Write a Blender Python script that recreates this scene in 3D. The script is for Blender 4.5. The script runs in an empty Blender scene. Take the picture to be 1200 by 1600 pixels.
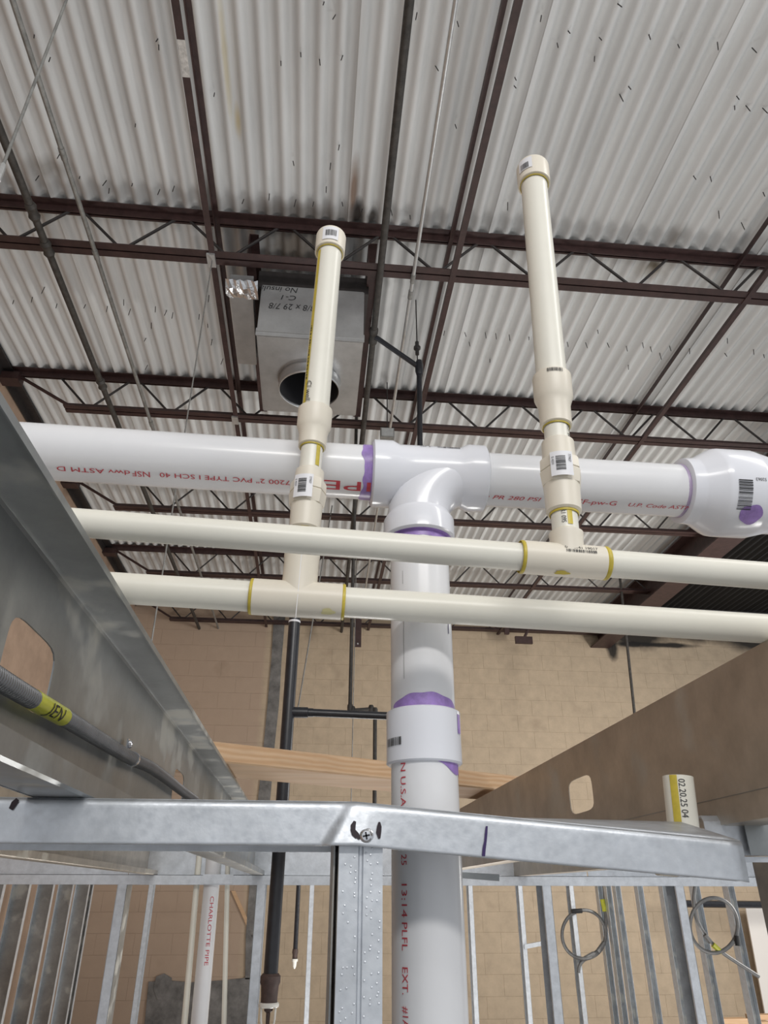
import bpy, bmesh, math, random
import numpy as np
from mathutils import Vector, Matrix

random.seed(7)
SC = bpy.context.scene
COL = SC.collection
ZC = 2.38                       # camera height above the floor; the scene is laid out relative to the lens
# ------------------------------------------------------------------ camera
F = 1120.0
PITCH, YAW, ROLL = math.radians(28.03), math.radians(5.5), math.radians(0.1)
_fw = np.array([math.sin(YAW)*math.cos(PITCH), math.cos(YAW)*math.cos(PITCH), math.sin(PITCH)])
_ri = np.array([math.cos(YAW), -math.sin(YAW), 0.0])
_up = np.cross(_ri, _fw)
_ri, _up = _ri*math.cos(ROLL)+_up*math.sin(ROLL), -_ri*math.sin(ROLL)+_up*math.cos(ROLL)
cam_data = bpy.data.cameras.new('camera')
cam_data.sensor_fit = 'HORIZONTAL'; cam_data.sensor_width = 36.0; cam_data.lens = F/1200*36
cam_data.clip_start = 0.01; cam_data.clip_end = 200
cam = bpy.data.objects.new('camera', cam_data); COL.objects.link(cam)
m = Matrix.Identity(4)
for i in range(3):
    m[i][0], m[i][1], m[i][2] = _ri[i], _up[i], -_fw[i]
m[2][3] = ZC
cam.matrix_world = m
SC.camera = cam
# ------------------------------------------------------------------ light
world = bpy.data.worlds.new('world'); SC.world = world; world.use_nodes = True
bg = world.node_tree.nodes['Background']
bg.inputs['Color'].default_value = (0.93, 0.96, 1.0, 1); bg.inputs['Strength'].default_value = 0.72
def area(name, loc, target, sx, sy, power, col=(1, 0.97, 0.93)):
    d = bpy.data.lights.new(name, 'AREA'); d.shape = 'RECTANGLE'; d.size = sx; d.size_y = sy
    d.energy = power; d.color = col
    o = bpy.data.objects.new(name, d); COL.objects.link(o)
    o.location = Vector(loc)+Vector((0, 0, ZC))
    o.rotation_euler = (Vector(target)-Vector(loc)).to_track_quat('-Z', 'Y').to_euler()
    return o
# the warehouse's strip lights: two rows of tubes under the joists behind the lens; the other lamps are added fill
area('strip_light_near', (0.5, -3.0, 2.3), (0.3, 0.8, 0.1), 2.4, 0.3, 85)
area('strip_light_side', (2.6, -0.2, 2.75), (0.6, 1.6, 0.0), 0.25, 2.4, 40)
area('fill_light_hall', (4.9, 4.6, 0.7), (0.8, 8.6, -0.9), 0.4, 1.6, 200, (1, 0.96, 0.9))  # added lamp out of view at the right, brightens far wall and studs
area('deck_fill_right', (2.6, 2.0, -2.1), (1.2, 2.6, 3.4), 0.8, 0.8, 55)  # added lamp on the floor, brightens the deck from below
area('deck_fill_middle', (0.4, 4.8, -2.1), (0.2, 4.6, 3.4), 0.8, 0.8, 70)  # added unseen floor lamp for the middle of the deck
area('deck_fill_near', (0.4, -1.5, 2.2), (0.2, 1.0, 3.4), 2.4, 0.25, 14)  # added lamp turned upward to brighten the near deck
SC.view_settings.view_transform = 'Standard'; SC.view_settings.look = 'None'
SC.view_settings.gamma = 1; SC.view_settings.use_curve_mapping = False
SC.view_settings.exposure = -0.33

# ------------------------------------------------------------------ geometry helpers
def V(*a): return np.array(a, float)
def P(u, v, x=None, y=None, z=None):
    """point of the place on the line of sight of a pixel, at a known lateral, depth or height position"""
    d = (u-600)/F*_ri+(800-v)/F*_up+_fw
    if y is not None: return d*(y/d[1])
    if z is not None: return d*(z/d[2])
    return d*(x/d[0])
def nrm(a): a = np.asarray(a, float); return a/np.linalg.norm(a)

class MB:
    def __init__(s): s.v = []; s.f = []
    def add(s, vs, fs):
        b = len(s.v); s.v += [tuple(map(float, p)) for p in vs]; s.f += [tuple(b+i for i in f) for f in fs]; return s
    def box(s, x0, x1, y0, y1, z0, z1):
        return s.add([(x0, y0, z0), (x1, y0, z0), (x1, y1, z0), (x0, y1, z0), (x0, y0, z1), (x1, y0, z1), (x1, y1, z1), (x0, y1, z1)],
                     [(0, 3, 2, 1), (4, 5, 6, 7), (0, 1, 5, 4), (1, 2, 6, 5), (2, 3, 7, 6), (3, 0, 4, 7)])
    def obox(s, o, a, b, c):
        o, a, b, c = map(np.asarray, (o, a, b, c))
        vs = [o, o+a, o+a+b, o+b, o+c, o+a+c, o+a+b+c, o+b+c]
        return s.add(vs, [(0, 3, 2, 1), (4, 5, 6, 7), (0, 1, 5, 4), (1, 2, 6, 5), (2, 3, 7, 6), (3, 0, 4, 7)])
    def lathe(s, p0, p1, prof, n=32, cap=True):
        """prof: list of (t along p0->p1 in metres, radius)"""
        p0 = np.asarray(p0, float); a = nrm(np.asarray(p1, float)-p0)
        h = V(0, -1, 0) if abs(a[1]) < .9 else V(0, 0, 1)
        e1 = nrm(h-a*(h@a)); e2 = np.cross(a, e1)
        vs = []
        for t, r in prof:
            for k in range(n):
                q = 2*math.pi*k/n
                vs.append(p0+a*t+r*(math.cos(q)*e1+math.sin(q)*e2))
        fs = []
        for j in range(len(prof)-1):
            for k in range(n):
                k2 = (k+1) % n
                fs.append((j*n+k, j*n+k2, (j+1)*n+k2, (j+1)*n+k))
        if cap:
            fs.append(tuple(reversed(range(n)))); L = (len(prof)-1)*n; fs.append(tuple(range(L, L+n)))
        return s.add(vs, fs)
    def tube(s, p0, p1, r, n=24, r1=None):
        L = float(np.linalg.norm(np.asarray(p1, float)-np.asarray(p0, float)))
        return s.lathe(p0, p1, [(0, r), (L, r if r1 is None else r1)], n)
    def path(s, pts, r, n=12, closed=False):
        """tube along a polyline; r number or list"""
        pts = [np.asarray(p, float) for p in pts]; N = len(pts); rs = r if hasattr(r, '__len__') else [r]*N
        t = [nrm(pts[min(i+1, N-1)]-pts[max(i-1, 0)]) for i in range(N)]
        h = V(0, 0, 1) if abs(t[0][2]) < .9 else V(0, -1, 0)
        e = nrm(h-t[0]*(h@t[0])); vs = []
        for i in range(N):
            e = nrm(e-t[i]*(e@t[i])); g = np.cross(t[i], e)
            for k in range(n):
                q = 2*math.pi*k/n; vs.append(pts[i]+rs[i]*(math.cos(q)*e+math.sin(q)*g))
        fs = [(i*n+k, i*n+(k+1) % n, (i+1)*n+(k+1) % n, (i+1)*n+k) for i in range(N-1) for k in range(n)]
        fs += [tuple(reversed(range(n))), tuple(range((N-1)*n, N*n))]
        return s.add(vs, fs)
    def prism(s, poly, axis_vec, o=(0, 0, 0), ex=(1, 0, 0), ey=(0, 0, 1)):
        """closed 2-D polygon (list of (a,b)) in plane ex,ey, extruded by axis_vec"""
        o, ex, ey, ax = map(lambda q: np.asarray(q, float), (o, ex, ey, axis_vec)); n = len(poly)
        b = [o+a*ex+c*ey for a, c in poly]; t = [p+ax for p in b]
        return s.add(b+t, [tuple(reversed(range(n))), tuple(range(n, 2*n))]+[(i, (i+1) % n, n+(i+1) % n, n+i) for i in range(n)])
    def strip(s, line, t, axis_vec, o=(0, 0, 0), ex=(1, 0, 0), ey=(0, 0, 1)):
        """thin-walled section: open polyline with wall thickness t, extruded"""
        pts = [V(*q) for q in line]; N = len(pts); left = []; right = []
        for i in range(N):
            d1 = nrm(pts[i]-pts[i-1]) if i else None; d2 = nrm(pts[i+1]-pts[i]) if i < N-1 else None
            if d1 is None: d1 = d2
            if d2 is None: d2 = d1
            n1 = V(-d1[1], d1[0]); n2 = V(-d2[1], d2[0]); b = nrm(n1+n2); k = (t/2)/max(.3, b@n1)
            left.append(pts[i]+b*k); right.append(pts[i]-b*k)
        o, ex, ey, ax = map(lambda q: np.asarray(q, float), (o, ex, ey, axis_vec))
        def w(q): return o+q[0]*ex+q[1]*ey
        vs = [w(q) for q in left]+[w(q) for q in right]; n = 2*N
        vs += [p+ax for p in vs]; fs = []
        for i in range(N-1):
            fs += [(i, i+1, n+i+1, n+i), (N+i+1, N+i, n+N+i, n+N+i+1), (i+1, i, N+i, N+i+1), (n+i, n+i+1, n+N+i+1, n+N+i)]
        fs += [(0, n, n+N, N), (N-1, 2*N-1, n+2*N-1, n+N-1)]
        return s.add(vs, fs)
    def build(s, name, mat, parent=None, smooth=30, solid=None):
        me = bpy.data.meshes.new(name)
        vs = np.array(s.v); lo, hi = vs.min(0), vs.max(0)
        c = V((lo[0]+hi[0])/2, (lo[1]+hi[1])/2, lo[2])
        me.from_pydata([tuple(p) for p in vs-c], [], s.f); me.update()
        bm = bmesh.new(); bm.from_mesh(me); bmesh.ops.recalc_face_normals(bm, faces=bm.faces); bm.to_mesh(me); bm.free()
        if smooth:
            for p in me.polygons: p.use_smooth = True
            me.set_sharp_from_angle(angle=math.radians(smooth))
        me.materials.append(mat)
        o = bpy.data.objects.new(name, me); COL.objects.link(o)
        o.location = Vector(c)
        if parent is not None: attach(o, parent)
        if solid:
            md = o.modifiers.new('sheet', 'SOLIDIFY'); md.thickness = solid; md.offset = 0
        return o

def wloc(o):
    q = Vector((0, 0, 0))
    while o is not None: q = q+o.location; o = o.parent
    return q
def attach(o, parent):
    o.location = o.location-wloc(parent); o.parent = parent
def tag(o, label, cat, group=None):
    o['label'] = label; o['category'] = cat
    if group: o['group'] = group
    return o
def thing(name, loc, label, cat, group=None):
    o = bpy.data.objects.new(name, None); COL.objects.link(o); o.location = Vector(loc); o.empty_display_size = .05
    return tag(o, label, cat, group)
def struct(o): o['kind'] = 'structure'; return o
def dup(o, off=(0, 0, 0), parent=None, loc=None):
    c = o.copy(); COL.objects.link(c); c.parent = parent
    if parent is None: c.location = Vector(loc) if loc is not None else o.location+Vector(off)
    for ch in o.children: dup(ch, parent=c)
    return c

# ------------------------------------------------------------------ materials
MATS = {}
def mat(name, col, rough=.5, metal=0, var=.0, vscale=20, bump=0, bscale=60, spec=.5, coat=0, extra=None, stretch=None):
    if name in MATS: return MATS[name]
    M = bpy.data.materials.new(name); M.use_nodes = True; nt = M.node_tree; N = nt.nodes; L = nt.links
    b = N['Principled BSDF']; b.inputs['Roughness'].default_value = rough; b.inputs['Metallic'].default_value = metal
    b.inputs['Base Color'].default_value = (*col, 1); b.inputs['Specular IOR Level'].default_value = spec
    b.inputs['Coat Weight'].default_value = coat
    g = N.new('ShaderNodeNewGeometry'); src = g.outputs['Position']
    if stretch:
        mp = N.new('ShaderNodeMapping'); mp.inputs['Scale'].default_value = stretch; L.new(src, mp.inputs['Vector']); src = mp.outputs[0]
    out = None
    if var:
        n = N.new('ShaderNodeTexNoise'); n.inputs['Scale'].default_value = vscale; n.inputs['Detail'].default_value = 6; n.inputs['Roughness'].default_value = .65
        L.new(src, n.inputs['Vector'])
        r = N.new('ShaderNodeValToRGB'); r.color_ramp.elements[0].position = .3; r.color_ramp.elements[1].position = .7
        r.color_ramp.elements[0].color = (*[c*(1-var) for c in col], 1); r.color_ramp.elements[1].color = (*[min(1, c*(1+var)) for c in col], 1)
        L.new(n.outputs['Fac'], r.inputs['Fac']); L.new(r.outputs['Color'], b.inputs['Base Color']); out = r.outputs['Color']
    if bump:
        n2 = N.new('ShaderNodeTexNoise'); n2.inputs['Scale'].default_value = bscale; n2.inputs['Detail'].default_value = 4
        L.new(src, n2.inputs['Vector'])
        bp = N.new('ShaderNodeBump'); bp.inputs['Strength'].default_value = bump; bp.inputs['Distance'].default_value = .003
        L.new(n2.outputs['Fac'], bp.inputs['Height']); L.new(bp.outputs['Normal'], b.inputs['Normal'])
    if extra: extra(nt, b, g.outputs['Position'], out)
    MATS[name] = M
    return M
def nd(nt, t, **kw):
    n = nt.nodes.new(t)
    for k, v in kw.items(): setattr(n, k, v)
    return n
def math_(nt, op, a, b=None, clamp=False):
    n = nd(nt, 'ShaderNodeMath', operation=op, use_clamp=clamp)
    for i, q in enumerate((a, b)):
        if q is None: continue
        if isinstance(q, (int, float)): n.inputs[i].default_value = q
        else: nt.links.new(q, n.inputs[i])
    return n.outputs[0]
def blob(nt, pos, c, s, nscale=3, namp=.6, soft=.5):
    """0..1 stain of its own ragged shape around c with half-sizes s"""
    sub = nd(nt, 'ShaderNodeVectorMath', operation='SUBTRACT'); nt.links.new(pos, sub.inputs[0]); sub.inputs[1].default_value = (c[0], c[1], c[2]+ZC)
    dv = nd(nt, 'ShaderNodeVectorMath', operation='DIVIDE'); nt.links.new(sub.outputs[0], dv.inputs[0]); dv.inputs[1].default_value = s
    ln = nd(nt, 'ShaderNodeVectorMath', operation='LENGTH'); nt.links.new(dv.outputs[0], ln.inputs[0])
    n = nd(nt, 'ShaderNodeTexNoise'); n.inputs['Scale'].default_value = nscale; n.inputs['Detail'].default_value = 5; nt.links.new(pos, n.inputs['Vector'])
    d = math_(nt, 'ADD', ln.outputs['Value'], math_(nt, 'MULTIPLY', math_(nt, 'SUBTRACT', n.outputs['Fac'], .5), namp*2))
    return math_(nt, 'DIVIDE', math_(nt, 'SUBTRACT', 1.0, d), soft, True)
def mixc(nt, fac, a, col, out_to=None):
    x = nd(nt, 'ShaderNodeMix', data_type='RGBA')
    if isinstance(fac, (int, float)): x.inputs[0].default_value = fac
    else: nt.links.new(fac, x.inputs[0])
    for idx, q in ((6, a), (7, col)):
        if isinstance(q, tuple): x.inputs[idx].default_value = (*q, 1)
        else: nt.links.new(q, x.inputs[idx])
    return x.outputs[2]

H = 3.36                        # underside of the joists' top chords above the lens
WALL_Y = 9.14; LEFT_X = -2.396
JY = [2.91+1.52*k for k in range(5)]

def deck_extra(nt, b, pos, out):
    c = out
    for ce, s, colr, sc, am in (((.085, 2.66, 3.4), (.036, .30, .5), (.20, .11, .06), 2.5, .85), ((.115, 2.82, 3.4), (.05, .13, .5), (.03, .022, .018), 7, .95), ((.20, 2.83, 3.4), (.04, .09, .5), (.03, .022, .018), 9, .9),
                            ((-.22, 2.84, 3.4), (.5, .10, .5), (.16, .13, .11), 6, .6), ((-.25, 3.10, 3.4), (.22, .22, .5), (.30, .21, .13), 9, .6), ((-.72, 2.80, 3.4), (.07, .22, .5), (.16, .13, .11), 6, .6),
                            ((-.55, 2.0, 3.4), (.018, .4, .5), (.45, .37, .18), 5, .6), ((-.52, 2.33, 3.4), (.022, .11, .5), (.50, .38, .14), 5, .6), ((1.96, 3.02, 3.4), (.06, .05, .5), (.03, .025, .02), 9, .95), ((1.96, 3.04, 3.4), (.13, .10, .5), (.30, .26, .20), 8, .6),
                            ((-1.55, 2.68, 3.4), (.16, .08, .5), (.25, .23, .21), 6, .6), ((2.0, 2.79, 3.4), (.06, .12, .5), (.18, .15, .12), 8, .6)):
        c = mixc(nt, math_(nt, 'MULTIPLY', blob(nt, pos, ce, s, sc, .35, .7), am), c, colr)
    nt.links.new(c, b.inputs['Base Color'])
deck_m = mat('deck_white_paint', (.64, .65, .65), .55, var=.10, vscale=7, stretch=(1, .15, 1), extra=deck_extra)
deckb_m = mat('deck_black_paint', (.005, .005, .006), .7, var=.3, vscale=6)
iron_m = mat('red_oxide_steel', (.045, .023, .022), .5, var=.35, vscale=18)
ironb_m = mat('dark_steel_rod', (.028, .024, .024), .5, var=.3, vscale=25)
def wall_extra(nt, b, pos, out):
    sx = nd(nt, 'ShaderNodeSeparateXYZ'); nt.links.new(pos, sx.inputs[0])
    f = math_(nt, 'MULTIPLY', math_(nt, 'ADD', sx.outputs['X'], .62), -14.0, True)
    f = math_(nt, 'MULTIPLY', f, .75)
    c = mixc(nt, f, out, (.41, .305, .235))
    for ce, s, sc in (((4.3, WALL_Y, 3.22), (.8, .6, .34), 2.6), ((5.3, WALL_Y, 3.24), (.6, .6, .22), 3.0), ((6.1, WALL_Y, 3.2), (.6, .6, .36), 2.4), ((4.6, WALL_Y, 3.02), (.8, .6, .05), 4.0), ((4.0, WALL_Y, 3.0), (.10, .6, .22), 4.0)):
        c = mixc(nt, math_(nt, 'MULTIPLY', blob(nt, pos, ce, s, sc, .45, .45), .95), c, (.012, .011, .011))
    n = nd(nt, 'ShaderNodeTexNoise'); n.inputs['Scale'].default_value = 2.2; n.inputs['Detail'].default_value = 8; nt.links.new(pos, n.inputs['Vector'])
    c = mixc(nt, math_(nt, 'MULTIPLY', math_(nt, 'SUBTRACT', n.outputs['Fac'], .62), 3.0, True), c, (.26, .19, .13))
    nt.links.new(c, b.inputs['Base Color'])
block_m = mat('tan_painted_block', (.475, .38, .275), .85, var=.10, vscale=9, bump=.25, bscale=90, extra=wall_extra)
wallL_m = mat('brown_painted_wall', (.40, .285, .21), .85, var=.14, vscale=5, bump=.2, bscale=60)
cement_m = mat('grey_cement_patch', (.17, .165, .16), .9, var=.45, vscale=7, bump=.4, bscale=40)
floor_m = mat('concrete_floor', (.30, .29, .28), .7, var=.15, vscale=3)
pvc_m = mat('white_pvc', (.79, .795, .815), .22, var=.02, vscale=15, spec=.5)
pvcf_m = mat('white_pvc_fitting', (.80, .815, .87), .2, spec=.5)
cpvc_m = mat('ivory_cpvc', (.83, .81, .72), .33, var=.03, vscale=14)
cpvcf_m = mat('cream_cpvc_fitting', (.80, .745, .635), .38, var=.03, vscale=20)
purple_m = mat('purple_primer', (.34, .22, .55), .35, var=.3, vscale=60)
yellow_m = mat('yellow_cement', (.58, .46, .06), .4, var=.2, vscale=50)
red_m = mat('red_ink', (.55, .06, .08), .5)
black_m = mat('black_ink', (.02, .02, .022), .5)
label_m = mat('white_sticker', (.82, .82, .85), .45)
marker_m = mat('dark_marker', (.014, .005, .012), .6)
marker2_m = mat('violet_marker', (.035, .015, .10), .6)
def galv_extra(nt, b, pos, out):
    v = nd(nt, 'ShaderNodeTexVoronoi'); v.inputs['Scale'].default_value = 160; nt.links.new(pos, v.inputs['Vector'])
    r = math_(nt, 'ADD', .30, math_(nt, 'MULTIPLY', v.outputs['Distance'], .22)); nt.links.new(r, b.inputs['Roughness'])
galv_m = mat('galvanised_steel', (.60, .63, .67), .38, .7, var=.14, vscale=30, bump=.05, bscale=220, extra=galv_extra)
def galv_old_extra(nt, b, pos, out):
    n = nd(nt, 'ShaderNodeTexNoise'); n.inputs['Scale'].default_value = 11; n.inputs['Detail'].default_value = 7; nt.links.new(pos, n.inputs['Vector'])
    f = math_(nt, 'MULTIPLY', math_(nt, 'SUBTRACT', n.outputs['Fac'], .545), 10.0, True)
    c = mixc(nt, math_(nt, 'MULTIPLY', f, .55), out, (.62, .60, .54)); nt.links.new(c, b.inputs['Base Color'])
    nt.links.new(math_(nt, 'ADD', .40, math_(nt, 'MULTIPLY', f, .3)), b.inputs['Roughness'])
galvd_m = mat('weathered_galvanised_steel', (.31, .325, .33), .42, .75, var=.22, vscale=9, bump=.05, bscale=150, extra=galv_old_extra)
galvr_m = mat('brownish_galvanised_steel', (.48, .435, .375), .45, .7, var=.2, vscale=14, bump=.05, bscale=150, extra=galv_old_extra)
duct_m = mat('duct_sheet_metal', (.50, .51, .52), .36, .8, var=.15, vscale=6, bump=.06, bscale=30)
ductin_m = mat('duct_dark_inside', (.02, .02, .024), .8)
foil_m = mat('foil_tape', (.75, .76, .78), .22, .95, bump=.8, bscale=45)
blackpipe_m = mat('black_steel_pipe', (.018, .019, .024), .33, var=.3, vscale=40)
dustpipe_m = mat('dusty_dark_pipe', (.042, .038, .034), .6, var=.5, vscale=30)
conduit_m = mat('grey_conduit', (.24, .24, .23), .5, .4, var=.3, vscale=25)
emt_m = mat('bright_conduit', (.60, .61, .61), .35, .7, var=.1, vscale=30)
armor_m = mat('cable_armor', (.19, .19, .195), .34, .8, var=.1, vscale=40)
coil_m = mat('dull_cable_armor', (.20, .20, .20), .5, .5, var=.2, vscale=40)
tape_m = mat('yellow_tape', (.55, .56, .05), .3, var=.1, vscale=60)
zinc_m = mat('zinc_plating', (.72, .74, .78), .22, .95)
def wood_extra(nt, b, pos, out):
    w = nd(nt, 'ShaderNodeTexWave'); w.inputs['Scale'].default_value = 9; w.inputs['Distortion'].default_value = 7; w.inputs['Detail'].default_value = 3; w.bands_direction = 'Z'
    mp = nd(nt, 'ShaderNodeMapping'); mp.inputs['Scale'].default_value = (.35, 1.2, 3.0); nt.links.new(pos, mp.inputs['Vector']); nt.links.new(mp.outputs[0], w.inputs['Vector'])
    c = mixc(nt, math_(nt, 'MULTIPLY', w.outputs['Fac'], .55), out, (.46, .25, .11)); nt.links.new(c, b.inputs['Base Color'])
wood_m = mat('pine_lumber', (.58, .40, .25), .6, var=.12, vscale=8, stretch=(.3, 2, 6), extra=wood_extra)
rust_m = mat('brown_fitting', (.07, .045, .04), .6, var=.3, vscale=60)
whitep_m = mat('white_plastic', (.80, .79, .74), .4)
boardw_m = mat('white_board', (.82, .78, .74), .6)

# ------------------------------------------------------------------ print on pipes
class Cyl:
    """axis p0->p1 with radius; angle 0 faces the aisle (-Y), s measured from p0"""
    def __init__(s, p0, p1, r):
        s.p0 = np.asarray(p0, float); s.p1 = np.asarray(p1, float); s.r = r; s.L = float(np.linalg.norm(s.p1-s.p0)); s.a = (s.p1-s.p0)/s.L
        h = V(0, -1, 0); s.e1 = nrm(h-s.a*(h@s.a)); s.e2 = np.cross(s.a, s.e1)
    def at(s, t): return s.p0+s.a*t
    def surf(s, t, q, off=.0004, r=None):
        r = s.r if r is None else r
        return s.p0+s.a*t+(r+off)*(math.cos(q)*s.e1+math.sin(q)*s.e2)
    def s_of(s, pt): return float((np.asarray(pt)-s.p0)@s.a)
def glyphs(text, size, italic=0.0):
    cu = bpy.data.curves.new('t', 'FONT'); cu.body = text; cu.size = size; cu.shear = italic; cu.resolution_u = 3
    o = bpy.data.objects.new('t', cu); COL.objects.link(o)
    dg = bpy.context.evaluated_depsgraph_get(); me = bpy.data.meshes.new_from_object(o.evaluated_get(dg))
    bm = bmesh.new(); bm.from_mesh(me)
    bpy.data.objects.remove(o); bpy.data.curves.remove(cu); bpy.data.meshes.remove(me)
    return bm
def text_mesh(text, size, fn, bend=0, italic=0.0, width=None):
    bm = glyphs(text, size, italic)
    xs = [v.co.x for v in bm.verts]
    k = 1.0
    if width and xs: k = width/(max(xs)-min(xs))
    for i in range(bend):
        y = size*(-.2+1.1*(i+.5)/bend)
        bmesh.ops.bisect_plane(bm, geom=bm.verts[:]+bm.edges[:]+bm.faces[:], plane_co=(0, y, 0), plane_no=(0, 1, 0))
    bm.verts.ensure_lookup_table()
    for v in bm.verts: v.index
    bm.verts.index_update()
    mb = MB(); mb.add([fn(v.co.x*k, v.co.y) for v in bm.verts], [tuple(v.index for v in f.verts) for f in bm.faces])
    bm.free(); return mb
def pipe_text(cyl, text, size, s0, q0, sg, parent, m=None, width=None, italic=0, r=None, name='printed_text'):
    r = cyl.r if r is None else r
    fn = lambda x, y: cyl.surf(s0+sg*x, q0-sg*y/r, .0005, r)
    return text_mesh(text, size, fn, 4, italic, width).build(name, m or red_m, parent, 0)
def patch(cyl, s0, s1, q0, q1, off, m, parent, name, n=10, r=None):
    vs = []; fs = []
    for i in range(n+1):
        q = q0+(q1-q0)*i/n; vs += [cyl.surf(s0, q, off, r), cyl.surf(s1, q, off, r)]
    for i in range(n): fs.append((2*i, 2*i+1, 2*i+3, 2*i+2))
    return MB().add(vs, fs).build(name, m, parent, 30)
def barcode(cyl, s0, s1, q0, q1, off, parent, r, across=True, n=22, seed=1, m=None):
    """bars on a fitting; across=True: bars stacked round the pipe, else stacked along it"""
    rg = random.Random(seed); mb = MB(); t = 0.0; tot = []
    while t < 1:
        w = rg.choice((.012, .02, .03, .04)); tot.append((t, min(1, t+w))); t += w+rg.choice((.012, .02, .03))
    for a, b in tot:
        if across:
            for i in range(1): mb.add([cyl.surf(s0, q0+(q1-q0)*a, off, r), cyl.surf(s1, q0+(q1-q0)*a, off, r), cyl.surf(s1, q0+(q1-q0)*b, off, r), cyl.surf(s0, q0+(q1-q0)*b, off, r)], [(0, 1, 2, 3)])
        else:
            sa, sb = s0+(s1-s0)*a, s0+(s1-s0)*b
            for i in range(4):
                qa, qb = q0+(q1-q0)*i/4, q0+(q1-q0)*(i+1)/4
                mb.add([cyl.surf(sa, qa, off, r), cyl.surf(sb, qa, off, r), cyl.surf(sb, qb, off, r), cyl.surf(sa, qb, off, r)], [(0, 1, 2, 3)])
    return mb.build('barcode', m or black_m, parent, 0)
def blot(cyl, s, q, rs, rq, m, parent, name, r=None, wob=.15, seed=1):
    rg = random.Random(seed); ph = rg.uniform(0, 6); vs = [cyl.surf(s, q, .0006, r)]; n = 24
    for j in range(1, 5):
        for i in range(n):
            t = 2*math.pi*i/n; k = j/4*(1+wob*math.sin(3*t+ph)+wob*.6*math.sin(5*t+2*ph)); vs.append(cyl.surf(s+rs*k*math.cos(t), q+rq*k*math.sin(t), .0006, r))
    fs = [(0, 1+i, 1+(i+1) % n) for i in range(n)]+[(1+(j-1)*n+i, 1+j*n+i, 1+j*n+(i+1) % n, 1+(j-1)*n+(i+1) % n) for j in range(1, 4) for i in range(n)]
    return MB().add(vs, fs).build(name, m, parent, 40)
def ring(cyl, s, w, extra, m, parent, name, r=None):
    r = cyl.r if r is None else r
    return MB().lathe(cyl.at(s), cyl.at(s+w), [(0, r), (w*.25, r+extra*.6), (w*.75, r+extra*.6), (w, r)], 40, False).build(name, m, parent)
def socket(cyl, s0, s1, prof, m, parent, name, n=40):
    """lathe along a pipe from s0 to s1; prof (fraction, radius)"""
    L = s1-s0
    return MB().lathe(cyl.at(s0), cyl.at(s1), [(f*L, r) for f, r in prof], n).build(name, m, parent, 35)

# ================================================================== THE BUILDING
ceil = MB().box(-2.6, 6.6, -1.6, 9.4, H+.12, H+.2).build('ceiling', floor_m, None, 0); struct(ceil)
tag(ceil, 'white corrugated steel roof deck on dark red joists', 'ceiling')
PIT = .0915; DZ = .048
def sheet_mb(n=9):
    mb = MB(); xs = np.arange(0, n*12+1)*PIT/12; vs = []
    for x in xs:
        c = math.cos(2*math.pi*x/PIT); z = .036*(.5-.5*math.tanh(1.25*c)/math.tanh(1.25))
        for y in (-1.6, WALL_Y): vs.append((x, y, H+DZ+z))
    fs = [(2*i, 2*i+1, 2*i+3, 2*i+2) for i in range(len(xs)-1)]
    b = len(vs); xl = xs[-1]                                     # folded side lap that reads as a thin seam
    vs += [(xl, -1.6, H+DZ-.002), (xl, WALL_Y, H+DZ-.002), (xl-.012, -1.6, H+DZ-.004), (xl-.012, WALL_Y, H+DZ-.004)]
    fs += [(b-2, b-1, b+1, b), (b, b+1, b+3, b+2)]
    return mb.add(vs, fs)
sheet0 = sheet_mb().build('deck_sheet', deck_m, ceil, 60); sheet0.location.x += LEFT_X
for k in range(1, 8):
    c = sheet0.copy(); COL.objects.link(c); c.location.x += 9*PIT*k
for k in range(8, 11):
    c = sheet0.copy(); c.data = sheet0.data.copy() if k == 8 else bk; bk = c.data
    if k == 8: bk.materials.clear(); bk.materials.append(deckb_m)
    COL.objects.link(c); c.location.x += 9*PIT*k
# roofing screws that come through the deck
SCR = [(245, 59), (78, 92), (55, 55), (213, 192), (250, 72), (57, 277), (162, 283), (171, 298), (207, 286), (248, 296), (271, 292), (125, 275), (440, 95), (471, 82), (501, 94), (533, 87), (520, 22), (505, 3), (460, 254), (516, 258), (529, 226), (510, 294), (421, 305), (379, 311), (460, 316), (489, 317), (536, 318), (565, 327), (335, 146), (92, 239),
       (649, 24), (716, 33), (843, 28), (890, 47), (871, 69), (939, 57), (927, 90), (1014, 54), (1059, 67), (1119, 70), (1180, 76), (970, 3), (806, 120), (806, 133), (985, 135), (972, 150), (1153, 150), (1146, 167), (1170, 167), (713, 196), (685, 102), (613, 328), (641, 336), (792, 320), (1086, 275), (1109, 276), (1193, 301), (1121, 333), (1161, 351), (1197, 170),
       (21, 471), (51, 466), (67, 451), (89, 476), (132, 477), (168, 480), (195, 471), (202, 486), (244, 481), (258, 486), (270, 490), (238, 506), (226, 529), (228, 571), (327, 464), (326, 506), (331, 532), (346, 562), (312, 492), (402, 490),
       (728, 521), (759, 521), (775, 524), (796, 525), (734, 535), (765, 562), (826, 527), (887, 536), (917, 538), (951, 537), (979, 542), (1004, 537), (1017, 544), (1047, 542), (981, 572), (1032, 555), (1076, 547), (1107, 550), (1135, 553), (1176, 548), (1193, 555), (693, 520), (934, 517), (1135, 531)]
sc0 = MB().lathe((0, 0, 0), (0, 0, .06), [(0, .0005), (.008, .0022), (.010, .0027), (.022, .0022), (.024, .0027), (.036, .0022), (.038, .0027), (.06, .0024)], 8).build('deck_screw', ironb_m, ceil)
base = sc0.location.copy()
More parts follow.
